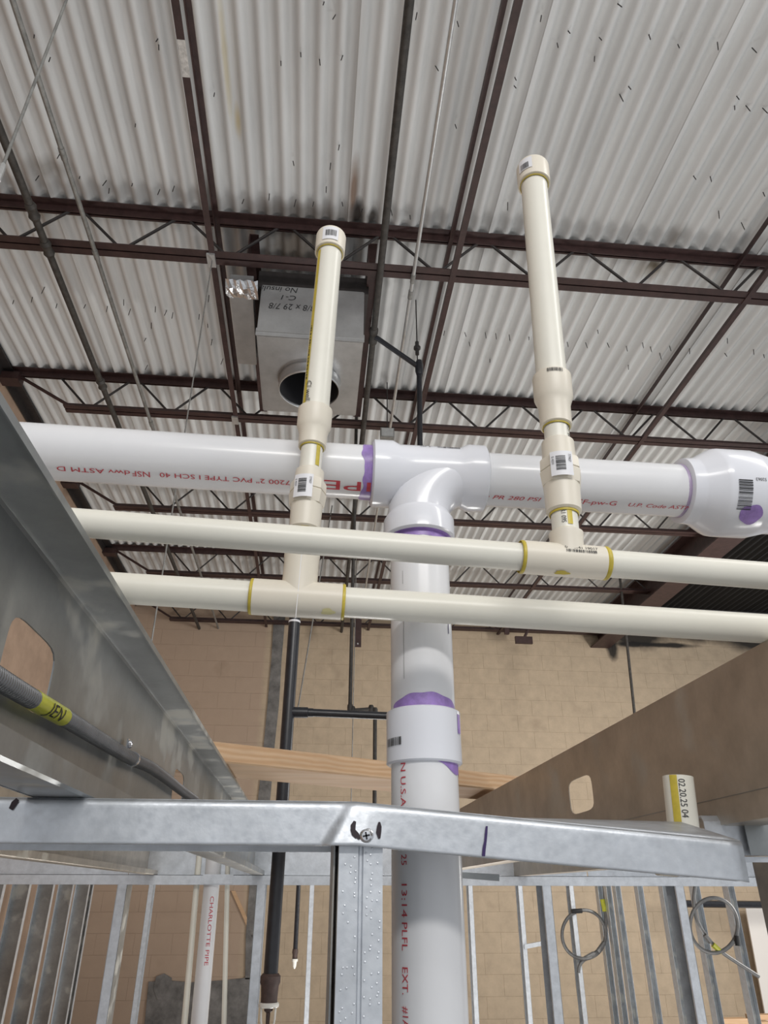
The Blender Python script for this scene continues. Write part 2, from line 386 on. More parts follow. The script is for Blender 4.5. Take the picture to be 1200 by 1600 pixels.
for i, (u, v) in enumerate(SCR):
    q = P(u, v, z=H+DZ-.005)
    c = sc0 if i == 0 else sc0.copy()
    if i: COL.objects.link(c)
    k = random.uniform(.7, 1.15) if v < 420 else random.uniform(.7, 1.1)
    c.location = base+Vector((q[0], q[1], H+DZ+.012-.06*k)); c.scale = (1, 1, k); c.rotation_euler = (random.uniform(-.25, .1), random.uniform(-.2, .2), 0)

fl = struct(MB().box(-2.6, 6.6, -1.6, 9.4, -ZC-.1, -ZC).build('floor', floor_m, None, 0)); tag(fl, 'grey concrete floor slab', 'floor')
wl = struct(MB().box(LEFT_X-.2, LEFT_X, -1.6, WALL_Y+.2, -ZC, H+.12).build('wall_left', wallL_m, None, 0)); tag(wl, 'brown painted side wall behind the steel joist', 'wall')
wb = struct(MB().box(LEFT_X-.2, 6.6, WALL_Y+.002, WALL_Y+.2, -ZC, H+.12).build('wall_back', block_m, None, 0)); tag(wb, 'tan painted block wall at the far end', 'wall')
# painted blocks of the back wall, running bond
bl0 = MB(); bw, bh, bd = .3990, .1985, .012; ch = .0012
vs = [(ch, 0, ch), (bw-ch, 0, ch), (bw-ch, 0, bh-ch), (ch, 0, bh-ch), (0, ch, 0), (bw, ch, 0), (bw, ch, bh), (0, ch, bh), (0, bd, 0), (bw, bd, 0), (bw, bd, bh), (0, bd, bh)]
fs = [(0, 1, 2, 3)]+[(i, i+4, (i+1) % 4+4, (i+1) % 4) for i in range(4)]+[(4+i, 8+i, 8+(i+1) % 4, 4+(i+1) % 4) for i in range(4)]
def pix(p):
    t = p@_fw; return 600+F*(p@_ri)/t, 800-F*(p@_up)/t
seen = []; rest = []
row = 0; z = -ZC
while z < H:
    x = LEFT_X-(.2 if row % 2 else 0)
    while x < 6.4:
        u, v = pix(V(x+.2, WALL_Y, z+.1))
        ok = -30 < u < 1230 and (930 < v < 1252 or 1375 < v < 1615) and not (u > 720 and v < 1300 and v > 1250-(u-740)*.52)
        (seen if ok else rest).append((x, z)); x += .4
    z += .2; row += 1
if len(seen) > 300: seen.sort(key=lambda q: abs(pix(V(q[0]+.2, WALL_Y, q[1]+.1))[0]-560)); rest += seen[300:]; seen = seen[:300]
b0 = None
for x, z in seen:
    if x < LEFT_X: rest.append((x, z)); continue
    if b0 is None:
        b0 = MB().add([(x+a, WALL_Y-.0015+b, z+c) for a, b, c in vs], fs).build('block', block_m, wb, 0); bl = b0.location-Vector((x, 0, z))
    else:
        c = b0.copy(); COL.objects.link(c); c.location = bl+Vector((x, 0, z))
mb = MB()
for x, z in rest:
    x0 = max(x, LEFT_X)
    mb.add([(max(x+a, LEFT_X), WALL_Y-.0015+b, z+c) for a, b, c in vs], fs)
o = mb.build('block_courses', block_m, wb, 0); o['kind'] = 'stuff'
# cement patch on the back wall: a tall filled chase and the panel below it
def wallpatch(pts, name):
    mbp = MB(); q = [P(u, v, y=WALL_Y-.02) for u, v in pts]; n = len(q)
    mbp.add(q+[p+V(0, .02, 0) for p in q], [tuple(range(n))]+[(i, (i+1) % n, n+(i+1) % n, n+i) for i in range(n)])
    return mbp.build(name, cement_m, wb, 0)
wallpatch([(428, 960), (446, 960), (440, 1030), (436, 1100), (429, 1165), (423, 1240), (410, 1380), (402, 1460), (396, 1530), (383, 1530), (384, 1462), (390, 1380), (404, 1240), (412, 1165), (418, 1100), (424, 1030)], 'cement_chase')
wallpatch([(232, 1534), (262, 1532), (300, 1535), (345, 1532), (383, 1528), (400, 1528), (396, 1620), (224, 1620)], 'cement_panel')
wallpatch([(240, 1545), (244, 1526), (256, 1521), (268, 1528), (269, 1548), (262, 1562), (246, 1562)], 'cement_dab').location.y -= .006

ang = MB().strip([(.0, -.07), (0, 0), (.07, 0)], .008, V(0, WALL_Y+1.5, 0), (LEFT_X+.012, -1.5, H+.03))
tag(ang.build('ledger_angle', ironb_m), 'dark steel angle along the top of the brown side wall', 'steel angle')

# ------------------------------------------------------------------ bar joists
ZB = .925*H
def joist(name, y, x0, x1, xb0, node0, label):
    root = thing(name, (x0, y, ZB), label, 'joist', 'open web roof joists')
    for nm, zz, xa, up in (('top_chord', H, x0, 1), ('bottom_chord', ZB, xb0, -1)):
        mb = MB(); w = .045
        for sgn in (-1, 1):
            if up > 0: pr = [(sgn*.008, -.002), (sgn*.008, .044), (sgn*(.008+w), .044)]
            else: pr = [(sgn*.008, .03), (sgn*.008, -.012), (sgn*(.008+w*.85), -.012)]
            mb.strip(pr, .006, V(x1-xa, 0, 0), (xa, y, zz), (0, 1, 0), (0, 0, 1))
        mb.build(nm, iron_m, root, 0)
    rods = []
    g = .04; x = node0
    while x > x0: x -= .58
    while x < x1+.3:
        for s in (-1, 1):
            a = V(x+s*g, y, H+.01); b = V(x+s*.275, y, ZB+.01)
            if b[0] < xb0+.02 or b[0] > x1 or a[0] > x1 or a[0] < x0: continue
            MB().tube(a, b, .0085, 8).build('web_rod', ironb_m, root)
        x += .58
    MB().tube(V(x0+.12, y, H), V(xb0+.03, y, ZB+.012), .013, 8).build('end_strut', iron_m, root)
    MB().box(x0, x0+.14, y-.05, y+.05, H-.06, H).build('seat', iron_m, root, 0)
    return root
xr = 3.75
JL = ['dark red open-web roof joist nearest the lens, in front of the duct box', 'second dark red roof joist from the lens, just behind the duct box', 'third dark red roof joist, seen below the big white pipe', 'fourth dark red roof joist, seen between the two cream pipes', 'last dark red roof joist, close to the tan back wall']
NOD = [P(284, 342, z=H)[0], P(335, 608, z=H)[0], P(700, 775, z=H)[0], P(740, 890, z=H)[0], 0.3]
for k in range(5):
    joist('bar_joist', JY[k], LEFT_X, xr+.3, LEFT_X+.50, NOD[k], JL[k])
# horizontal bridging: a row of small angles under the top chords and one on the bottom chords
BR = [(-.2003, 'left'), (.199, 'middle'), (.722, 'right')]
for fx, nm in BR:
    for zz, lev in ((H-.002, 'upper'), (ZB-.018, 'lower')):
        x = fx*H
        b = MB().strip([(-.002, -.028), (-.002, 0), (.024, 0)] if lev == 'upper' else [(0, .024), (0, 0), (.030, 0)], .005, V(0, WALL_Y+1.5, 0), (x-.012, -1.5, zz))
        bo = b.build('bridging_bar', iron_m, None, 0)
        if nm == 'left' and lev == 'lower':
            ya, yb = P(288, 62, z=zz)[1], P(290, 120, z=zz)[1]
            MB().box(x-.0135, x+.0195, ya, yb, zz-.0032, zz-.0026).build('bare_patch', mat('flaking_white', (.55, .54, .52), .7, var=.35, vscale=45), bo, 0)
        tag(bo, f'{lev} bar of the {nm} pair of dark red bridging bars under the deck', 'steel bar', 'bridging bars')
for k in (0, 1):
    c = MB().box(-.700, -.655, JY[k]-.04, JY[k]+.05, ZB-.035, ZB-.02).build('bridging_clip', emt_m, None, 0)
    tag(c, ('bare metal clip where the left bridging bars cross the nearest joist', 'bare metal clip where the left bridging bars cross the second joist')[k], 'clip')
# girder between the two bays
gx, gz = 3.70, 2.95
g = thing('girder_beam', (gx+.13, -1.4, gz), 'dark red steel girder at the right, edge of the black ceiling', 'beam')
MB().box(gx, gx+.26, -1.5, WALL_Y, gz, gz+.018).build('bottom_flange', iron_m, g, 0)
MB().box(gx, gx+.26, -1.5, WALL_Y, ZB+.15, ZB+.168).build('top_flange', iron_m, g, 0)
MB().box(gx+.122, gx+.136, -1.5, WALL_Y, gz+.018, ZB+.15).build('web', iron_m, g, 0)

# ------------------------------------------------------------------ pipes and conduits under the roof
zp = ZB-.045
def yrun(fx0, zz, y0=-1.4, y1=WALL_Y): return V(fx0*zz, y0, zz), V(fx0*zz, y1, zz)
a, b = yrun(-.504, zp-.02)
r = thing('sprinkler_branch_pipe', a, 'dusty black sprinkler pipe along the left side below the deck', 'pipe')
MB().tube(a, b, .019, 16).build('pipe', dustpipe_m, r)
for u, v in ((72, 388), (48, 330), (155, 600)):
    yy = P(u, v, z=zp-.02)[1]
    MB().lathe((a[0], yy-.05, a[2]), (a[0], yy+.05, a[2]), [(0, .022), (.02, .030), (.04, .024), (.06, .024), (.08, .030), (.1, .022)], 16).build('coupling', dustpipe_m, r)
a, b = yrun(-.4225, zp-.01)
r = thing('conduit_run', a, 'thin grey conduit between the black pipe and the left bridging bars', 'conduit')
MB().tube(a, b, .012, 12).build('conduit', conduit_m, r)
for u, v in ((148, 398), (95, 240), (236, 662)):
    yy = P(u, v, z=zp-.01)[1]; MB().lathe((a[0], yy-.03, a[2]), (a[0], yy+.03, a[2]), [(0, .015), (.06, .015)], 12).build('coupling', conduit_m, r)
# middle sprinkler line with its drop
a0 = P(640, 0, z=zp); b0 = P(565, 695, z=zp); d = (b0-a0)/(b0[1]-a0[1])
a = a0+d*(-1.4-a0[1]); b = a0+d*(WALL_Y-a0[1])
r = thing('sprinkler_line', a, 'dark sprinkler pipe running past the right side of the duct box', 'pipe')
MB().tube(a, b, .0195, 16).build('pipe', dustpipe_m, r)
t0 = a0+d*(P(583, 525, z=zp)[1]-a0[1])
MB().lathe(t0-nrm(d)*.07, t0+nrm(d)*.07, [(0, .022), (.01, .027), (.04, .027), (.05, .023), (.09, .023), (.1, .027), (.13, .027), (.14, .022)], 16).build('tee', dustpipe_m, r)
e0 = t0+V(.03, .0, -.02); e1 = P(655, 574, y=t0[1]+.02)
MB().path([t0, e0, e1], .016, 12).build('branch', blackpipe_m, r)
dn = V(e1[0], e1[1], -.2)
MB().lathe(e1+V(0, 0, .05), e1-V(0, 0, .06), [(0, .018), (.03, .025), (.08, .025), (.11, .018)], 14).build('elbow', blackpipe_m, r)
MB().tube(e1, P(657, 760, y=e1[1]), .016, 12).build('drop', blackpipe_m, r)
MB().lathe(e1+V(-.01, 0, .10), e1+V(-.01, 0, .20), [(0, .012), (.04, .012), (.045, .022), (.06, .022), (.065, .012), (.1, .012)], 10).build('hanger_nut', ironb_m, r)
MB().tube(e1+V(-.01, 0, 0), V(e1[0]-.01, e1[1], H+.05), .004, 8).build('hanger_rod', ironb_m, r)
# bright conduit
a0 = P(712, 0, z=zp); b0 = P(610, 665, z=zp); d = (b0-a0)/(b0[1]-a0[1])
r = thing('bright_conduit', a0+d*(-1.4-a0[1]), 'bright thin metal conduit left of the middle bridging bars', 'conduit')
MB().tube(a0+d*(-1.4-a0[1]), a0+d*(WALL_Y-a0[1]), .0105, 12).build('conduit', emt_m, r)
for u, v in ((645, 435), (640, 460)):
    q = P(u, v, z=zp); c = a0+d*(q[1]-a0[1]); MB().lathe(c-nrm(d)*.03, c+nrm(d)*.03, [(0, .014), (.06, .014)], 12).build('coupling', conduit_m, r)
q = P(605, 676, z=zp-.11)
r = thing('junction_box', q, 'small grey electrical box under the second roof joist', 'electrical box')
MB().box(q[0]-.05, q[0]+.05, q[1]-.02, q[1]+.03, q[2]-.05, q[2]+.03).build('box', conduit_m, r, 0)
MB().box(q[0]-.043, q[0]+.043, q[1]-.025, q[1]-.02, q[2]-.043, q[2]+.023).build('cover', emt_m, r, 0)
MB().tube(q+V(0, 0, .03), V(q[0], q[1], H+.05), .004, 8).build('support_rod', ironb_m, r)
# plumb rods and wires
t = P(105, 0, y=1.25); bt = P(1, 268, y=1.25); x = bt[0]
r = thing('hanger_rod', (x, 1.25, bt[2]), 'bright steel hanger rod in the upper left corner', 'rod')
MB().tube((x, 1.25, bt[2]-.02), (x, 1.25, H+.05), .0042, 10).build('rod', conduit_m, r)
MB().lathe((x, 1.25, bt[2]-.04), (x, 1.25, bt[2]+.03), [(0, .004), (.006, .008), (.06, .008), (.07, .004)], 10).build('rod_coupling', emt_m, r)
MB().lathe((x, 1.25, bt[2]-.25), (x, 1.25, bt[2]-.02), [(0, .0042), (.23, .0042)], 8).build('lower_rod', emt_m, r)
q = P(331, 410, y=JY[0]); lo = P(231, 985, y=JY[0])
tag(MB().tube((q[0], JY[0], lo[2]-.1), (q[0], JY[0], ZB-.02), .0035, 8).build('hanger_wire', conduit_m), 'thin steel wire hanging plumb from the nearest joist', 'wire')

# ------------------------------------------------------------------ duct drop with round collar
hb = 2.70
fl_, fr_, rl_, rr_ = P(402, 524, z=hb), P(566, 536, z=hb), P(412, 644, z=hb), P(555, 647, z=hb)
x0, x1 = (fl_[0]+rl_[0])/2, (fr_[0]+rr_[0])/2; y0, y1 = (fl_[1]+fr_[1])/2, (rl_[1]+rr_[1])/2
ztop = 3.075
r = thing('duct_drop_box', ((x0+x1)/2, (y0+y1)/2, hb), 'galvanised duct drop box with a round opening below the roof', 'duct')
MB().box(x0-.005, x0, y0, y1, hb+.005, ztop).build('side_panel', duct_m, r, 0)
MB().box(x1, x1+.005, y0, y1, hb+.005, ztop).build('side_panel', duct_m, r, 0)
MB().box(x0, x1, y0-.005, y0, hb+.03, ztop).build('front_panel', duct_m, r, 0)
MB().box(x0, x1, y1, y1+.005, hb+.005, ztop).build('rear_panel', duct_m, r, 0)
MB().strip([(-.004, .052), (-.004, .036), (-.009, .033), (-.009, .028), (-.004, .025), (-.004, 0)], .004, V(x1-x0+.02, 0, 0), (x0-.01, y0, hb), (0, 1, 0), (0, 0, 1)).build('seam_flange', duct_m, r, 20)
cc = P(483, 611, z=hb-.075); cr = .178
mb = MB(); N = 48; ov = []; iv = []
for k in range(N):
    q = 2*math.pi*(k+.5)/N; c, s = math.cos(q), math.sin(q)
    iv.append((cc[0]+cr*c, cc[1]+cr*s, hb))
    kx = ((x1 if c > 0 else x0)-cc[0])/c if abs(c) > 1e-6 else 1e9; ky = ((y1 if s > 0 else y0)-cc[1])/s if abs(s) > 1e-6 else 1e9
    k_ = min(abs(kx), abs(ky)); ov.append((cc[0]+k_*c, cc[1]+k_*s, hb))
ci = [min(range(N), key=lambda k: (ov[k][0]-X)**2+(ov[k][1]-Y)**2) for X, Y in ((x0, y0), (x1, y0), (x0, y1), (x1, y1))]
for k, (X, Y) in zip(ci, ((x0, y0), (x1, y0), (x0, y1), (x1, y1))): ov[k] = (X, Y, hb)
mb.add(ov+iv, [(k, (k+1) % N, N+(k+1) % N, N+k) for k in range(N)])
mb.build('bottom_plate', duct_m, r, 0, solid=.002)
MB().lathe((cc[0], cc[1], hb-.075), (cc[0], cc[1], hb), [(0, cr-.004), (.0, cr), (.006, cr+.003), (.012, cr), (.062, cr), (.075, cr+.006)], 48, False).build('collar', duct_m, r, 40, solid=.002)
MB().lathe((cc[0], cc[1], hb-.06), (cc[0], cc[1], hb+.3), [(0, cr-.004), (.3, cr-.004)], 48, False).build('dark_inner_tube', ductin_m, r)  # near-black tube just inside the round opening
MB().box(x0+.01, x1-.01, y0+.01, y1-.01, hb+.24, hb+.25).build('dark_inner_sheet', ductin_m, r, 0)  # near-black sheet across the box above the opening
def panel_text(t, size, xc, zc, width):
    fn = lambda X, Y: V(xc+width/2-X, y0-.0062, zc-Y)
    text_mesh(t, size, fn, 0, .2, width).build('marker_text', black_m, r, 0)
zt0 = P(480, 460, y=y0)[2]
panel_text('No insulate', .055, P(430, 462, y=y0)[0], P(430, 449, y=y0)[2], .26)
panel_text('C-1', .05, P(452, 475, y=y0)[0], P(452, 463, y=y0)[2], .085)
panel_text('4 3/8 x 29 7/8', .062, P(462, 490, y=y0)[0], P(462, 477, y=y0)[2], .30)
# steel frame round the roof opening and the dark curb above the box
r = thing('roof_opening_frame', ((x0+x1)/2, JY[0]+.1, ZB+.02), 'dark steel frame and curb above the duct box', 'steel frame')
for xx in (x0-.09, x1+.02):
    MB().strip([(.05, .22), (0, .22), (0, 0), (.05, 0)], .006, V(0, JY[1]-JY[0]-.1, 0), (xx, JY[0]+.05, ZB+.03)).build('channel', iron_m, r, 0)
MB().box(x0-.03, x1+.03, y0+.01, y1-.01, ztop, 3.20).build('curb', ironb_m, r, 0)
q = [P(355, 447, z=2.98), P(394, 447, z=2.98), P(401, 570, z=2.98), P(373, 570, z=2.98)]
r = thing('duct_side_strip', q[3], 'galvanised strip with crumpled foil tape left of the duct box', 'duct')
q = [V(-.50, q[0][1], 2.98), V(-.345, q[0][1], 2.98), V(-.36, q[2][1], 2.98), V(-.47, q[2][1], 2.98)]
q[0][0] = P(358, 447, z=2.98)[0]; q[1][0] = P(394, 447, z=2.98)[0]; q[2][0] = P(401, 570, z=2.98)[0]; q[3][0] = P(372, 570, z=2.98)[0]
MB().add(q+[p+V(0, 0, .09) for p in q], [(0, 1, 2, 3), (4, 7, 6, 5), (0, 4, 5, 1), (1, 5, 6, 2), (2, 6, 7, 3), (3, 7, 4, 0)]).build('strip', duct_m, r, 0)
mb = MB(); rg = random.Random(3); n = 9
for i in range(n+1):
    for j in range(4):
        t_ = i/n; mb.v.append((q[0][0]-.02+(q[1][0]-q[0][0]+.05)*t_, q[0][1]-.03+.035*j+rg.uniform(-.006, .006), 2.972+rg.uniform(-.008, .008)-(.03 if j == 0 else 0)*(-1)))
mb.f = [(i*4+j, i*4+j+1, i*4+j+5, i*4+j+4) for i in range(n) for j in range(3)]
mb.build('foil_tape', foil_m, r, 0, solid=.001)

# ================================================================== WHITE DRAIN PIPE
YV = .675; XV = .1018
T = V(XV+.0005, YV, .4085)
drain = thing('drain_pipe_assembly', (XV, YV, -ZC), 'large white drain pipe with a tee, vertical leg and purple primed joints', 'pipe')
RP = .03015
vert = Cyl((XV-.001, YV, -ZC), T, RP)
hl = Cyl((-.75, YV, .4085+.0145*.85), T, RP)
hr = Cyl(T, (.80, YV, .4035), RP)
vp = MB().tube(vert.p0, vert.at(vert.L-.055), RP, 48).build('vertical_pipe', pvc_m, drain)
lp = MB().tube(hl.p0, hl.at(hl.L-.05), RP, 48).build('horizontal_pipe', pvc_m, drain)
xe = P(1090, 766, y=YV)[0]
rp = MB().tube(hr.at(.05), hr.at(xe-T[0]+.02), RP, 48).build('horizontal_pipe', pvc_m, drain)
# tee: run body with hubs, branch hub, swept heel
xl0, xl1, xr0, xr1 = (P(u, 742, y=YV-.033)[0]-T[0] for u in (583, 622, 733, 768))
hub = .0375; bod = .0335
tee = MB()
tee.lathe(T+V(xl0, 0, 0), T+V(xr1, 0, 0), [(0, hub-.003), (.002, hub), (xl1-xl0-.004, hub), (xl1-xl0+.004, bod), (xr0-xl0-.004, bod), (xr0-xl0+.004, hub), (xr1-xl0-.002, hub), (xr1-xl0, hub-.003)], 48)
zb0 = P(655, 821, y=YV-.037)[2]-T[2]; zb1 = P(655, 786, y=YV-.037)[2]-T[2]
tee.lathe(T+V(0, 0, zb0), T+V(0, 0, 0), [(0, hub-.003), (.002, hub), (zb1-zb0-.004, hub), (zb1-zb0+.004, bod-.0005)], 48)
R_ = -zb1-.002; pts = []; rs = []
for k in range(25):
    q = math.pi/2*k/24; pts.append(T+V((R_-R_*math.cos(q))*1.05, 0, -R_+R_*math.sin(q))); rs.append(bod-.0005-.0006*k/24)
tee.path(pts, rs, 40)
teeo = tee.build('sanitary_tee', pvcf_m, drain, 40)
tc = Cyl(T+V(xl0, 0, 0), T+V(xr1, 0, 0), bod)
s_ = P(705, 716, y=YV-.03)[0]-(T[0]+xl0)
barcode(tc, s_-.013, s_+.012, -.80, -.68, .0006, teeo, bod, across=False, seed=5)
pipe_text(tc, 'SD 2"', .006, s_-.033, -.70, 1, teeo, black_m, width=.014, r=bod)
# purple primer at the hubs
def primer(cyl, sa, sb, wob, parent, q0=-math.pi, q1=math.pi, seed=1, r=None, both=False):
    rg = random.Random(seed); ph = [rg.uniform(0, 6.28) for _ in range(3)]; n = 60; vs = []; fs = []
    for i in range(n+1):
        q = q0+(q1-q0)*i/n; e = wob*(math.sin(3*q+ph[0])+.6*math.sin(7*q+ph[1])+.4*math.sin(13*q+ph[2]))/2
        vs += [cyl.surf(sa+e, q, .00035, r), cyl.surf(sb, q, .00035, r)]
    for i in range(n): fs.append((2*i, 2*i+1, 2*i+3, 2*i+2))
    return MB().add(vs, fs).build('purple_primer', purple_m, parent, 40)
sx = hl.s_of(T+V(xl0, 0, 0)); primer(hl, sx-.010, sx+.002, .003, lp, seed=2)
sv = vert.s_of(T+V(0, 0, zb0)); primer(vert, sv-.0075, sv+.002, .0012, vp, seed=4)
MB().lathe(T+V(0, 0, zb0-.0004), T+V(0, 0, zb0), [(0, RP), (.0001, hub-.003)], 48, False).build('purple_joint', purple_m, teeo)
# coupling on the vertical leg
zc1 = P(657, 1100, y=YV-.034)[2]; zc0 = P(657, 1187, y=YV-.034)[2]
cs0, cs1 = vert.s_of((XV, YV, zc0)), vert.s_of((XV, YV, zc1))
cpl = socket(vert, cs0, cs1, [(0, .0325), (.03, .0345), (.5, .0343), (.97, .0345), (1, .0325)], pvcf_m, drain, 'coupling', 48)
mb = MB(); n = 40; vsx = []; fsx = []
for i in range(n+1):                                            # tongue of purple primer above the coupling
    q = -1.25+2.4*i/n; k = math.cos((q+.05)/1.25*math.pi/2); vsx += [vert.surf(cs1-.002, q, .0004), vert.surf(cs1+.0005+.0115*max(0, k)**.6+.0006*math.sin(9*q), q, .0004)]
fsx = [(2*i, 2*i+1, 2*i+3, 2*i+2) for i in range(n)]
MB().add(vsx, fsx).build('purple_primer', purple_m, vp, 40)
vsx = []
for i in range(n+1):                                            # smear below it at the right
    q = .25+1.4*i/n; vsx += [vert.surf(cs0+.002, q, .0004), vert.surf(cs0-.0105*min(1, (i/n)*1.6)*(1-.25*math.sin(6*q)), q, .0004)]
MB().add(vsx, fsx).build('purple_primer', purple_m, vp, 40)
barcode(vert, cs0+.014, cs0+.021, -1.35, -.75, .0006, cpl, .0345, across=True, seed=9)
patch(vert, cs1-.022, cs1-.005, .95, 1.12, .0005, purple_m, cpl, 'primer_drip', 4, r=.0345)
# reducing bell at the right end
q0 = P(1085, 766, y=YV-.03)[0]; q1 = P(1113, 766, y=YV-.04)[0]; q2 = P(1150, 766, y=YV-.045)[0]
rc = Cyl(hr.at(q0-T[0]), hr.p1, .049)
bell = MB().lathe(rc.p0, rc.p1, [(0, .0335), (.001, .0372), (q1-q0-.001, .0382), (q1-q0+.001, .0388), (q1-q0+.018, .0488), (q1-q0+.021, .0500), (q1-q0+.026, .0506), (q1-q0+.062, .0506), (q1-q0+.066, .0495), (q1-q0+.085, .0445), (.32, .0445)], 56).build('reducer_bell', pvcf_m, drain, 28)
ring(hr, q0-T[0]-.0035, .004, .0008, mat('faded_purple_primer', (.42, .34, .50), .35), rp, 'primer_ring')
sc_ = P(1168, 776, y=YV-.045)[0]-q0
barcode(rc, sc_-.008, sc_+.008, .22, .88, .0007, bell, .0507, across=True, seed=11)
pipe_text(rc, '52063', .005, sc_+.024, .16, -1, bell, black_m, r=.0507)
blot(rc, P(1196, 806, y=YV-.05)[0]-q0, .98, .013, .24, purple_m, bell, 'primer_blot', .0506, .07, 5)
# red print
sL = hl.s_of(P(500, 766, y=YV-.028))
pipe_text(hl, 'PIPE', .0165, hl.s_of(P(618, 772, y=YV-.028)), .90, -1, lp, width=.072)
pipe_text(hl, '7200 2" PVC TYPE I SCH 40', .0078, hl.s_of(P(452, 763, y=YV-.028)), 1.02, -1, lp, width=hl.s_of(P(452, 763, y=YV-.028))-hl.s_of(P(243, 749, y=YV-.028)))
pipe_text(hl, 'NSF', .0095, hl.s_of(P(228, 746, y=YV-.028)), 1.02, -1, lp, width=.018)
pipe_text(hl, 'dwv ASTM D', .0078, hl.s_of(P(196, 744, y=YV-.028)), 1.02, -1, lp, width=.074)
pipe_text(hr, 'D PR 280 PSI', .0072, hr.s_of(P(758, 790, y=YV-.028)), 1.27, 1, rp, width=.066, italic=.25)
pipe_text(hr, 'NSF-pw-G', .0085, hr.s_of(P(898, 792, y=YV-.028)), 1.27, 1, rp, width=.054, italic=.1)
pipe_text(hr, 'U.P. Code ASTM', .0070, hr.s_of(P(994, 799, y=YV-.028)), 1.27, 1, rp, width=.073, italic=.25)
def vtext(t, u0v, size, q=-.90, width=None):
    z = P(626, u0v, y=YV-.022)[2]; pipe_text(vert, t, size, vert.s_of((XV, YV, z)), q, -1, vp, width=width)
def zspan(a, b): return P(626, a, y=YV-.022)[2]-P(626, b, y=YV-.022)[2]
for t_, a_, b_ in (('IN U.S.A.', 1185, 1262), ('25', 1334, 1351), ('13:14', 1376, 1428), ('PLFL', 1440, 1484), ('EXT.', 1510, 1553), ('#1A', 1573, 1607)):
    vtext(t_, a_, .0080, width=zspan(a_, b_))
q = patch(vert, vert.s_of((XV, YV, P(690, 1000, y=YV)[2])), vert.s_of((XV, YV, P(690, 977, y=YV)[2])), .86, .90, .0006, marker2_m, vp, 'marker_tick', 2)
for a_, b_, qq in ((905, 925, -.75), (975, 1070, -.74)):
    patch(vert, vert.s_of((XV, YV, P(620, b_, y=YV)[2])), vert.s_of((XV, YV, P(620, a_, y=YV)[2])), qq, qq+.012, .0005, conduit_m, vp, 'scratch', 2)

# ================================================================== CREAM WATER PIPES
def water(Y, cl, cr_, rrun, label, tee_px, ris0, ris1, big):
    root = thing('water_pipe_assembly', P(*tee_px, y=Y), label, 'pipe', 'cream water pipes with capped risers')
    pa = P(*cl, y=Y); pb = P(*cr_, y=Y); d = nrm(pb-pa)
    return root, Cyl(pa-d*.35, pb+d*.35, rrun)
CT = .0111; C1 = .0143
# --- upper run with the taller riser (in front)
Y1 = .52
w1, run1 = water(Y1, (150, 819), (1190, 899), CT+.0003, 'slimmer cream water pipe in front with a capped riser at the right', (888, 880), None, None, 1)
t1 = P(888, 876, y=Y1); s1 = run1.s_of(t1); c1 = run1.at(s1)
sA, sB = run1.s_of(P(823, 874, y=Y1-.013)), run1.s_of(P(954, 882, y=Y1-.013))
p1a = MB().tube(run1.p0, run1.at(sA+.01), run1.r, 40).build('run_pipe', cpvc_m, w1)
p1b = MB().tube(run1.at(sB-.01), run1.p1, run1.r, 40).build('run_pipe', cpvc_m, w1)
top1 = P(832, 262, y=Y1); ris1 = Cyl(c1, top1, CT)
def rs1(v): return ris1.s_of(P(860, v, y=Y1-.012))
tee1 = MB(); L = sB-sA
tee1.lathe(run1.at(sA), run1.at(sB), [(0, .0125), (.001, .0138), (L-.001, .0138), (L, .0125)], 40)
tee1.lathe(c1, ris1.at(.05), [(0, .0134), (rs1(830)-.0015, .0136), (rs1(826), .0142), (rs1(822), .0142), (rs1(820), .0125)], 40)
t1o = tee1.build('reducing_tee', cpvcf_m, w1, 40)
ring(run1, sA-.002, .0035, .0010, yellow_m, t1o, 'yellow_cement', r=.0132); ring(run1, sB-.001, .004, .0010, yellow_m, t1o, 'yellow_cement', r=.0134)
pipe_text(run1, '0  92141 19017', .0042, run1.s_of(P(884, 866, y=Y1-.013)), -.35, 1, t1o, black_m, r=.0138, width=.027)
barcode(run1, run1.s_of(P(886, 873, y=Y1-.013)), run1.s_of(P(934, 878, y=Y1-.013)), -.28, -.10, .0006, t1o, .0138, across=False, seed=3)
blot(run1, sA+.031, 1.25, .006, .16, yellow_m, t1o, 'cement_smear', .0138)
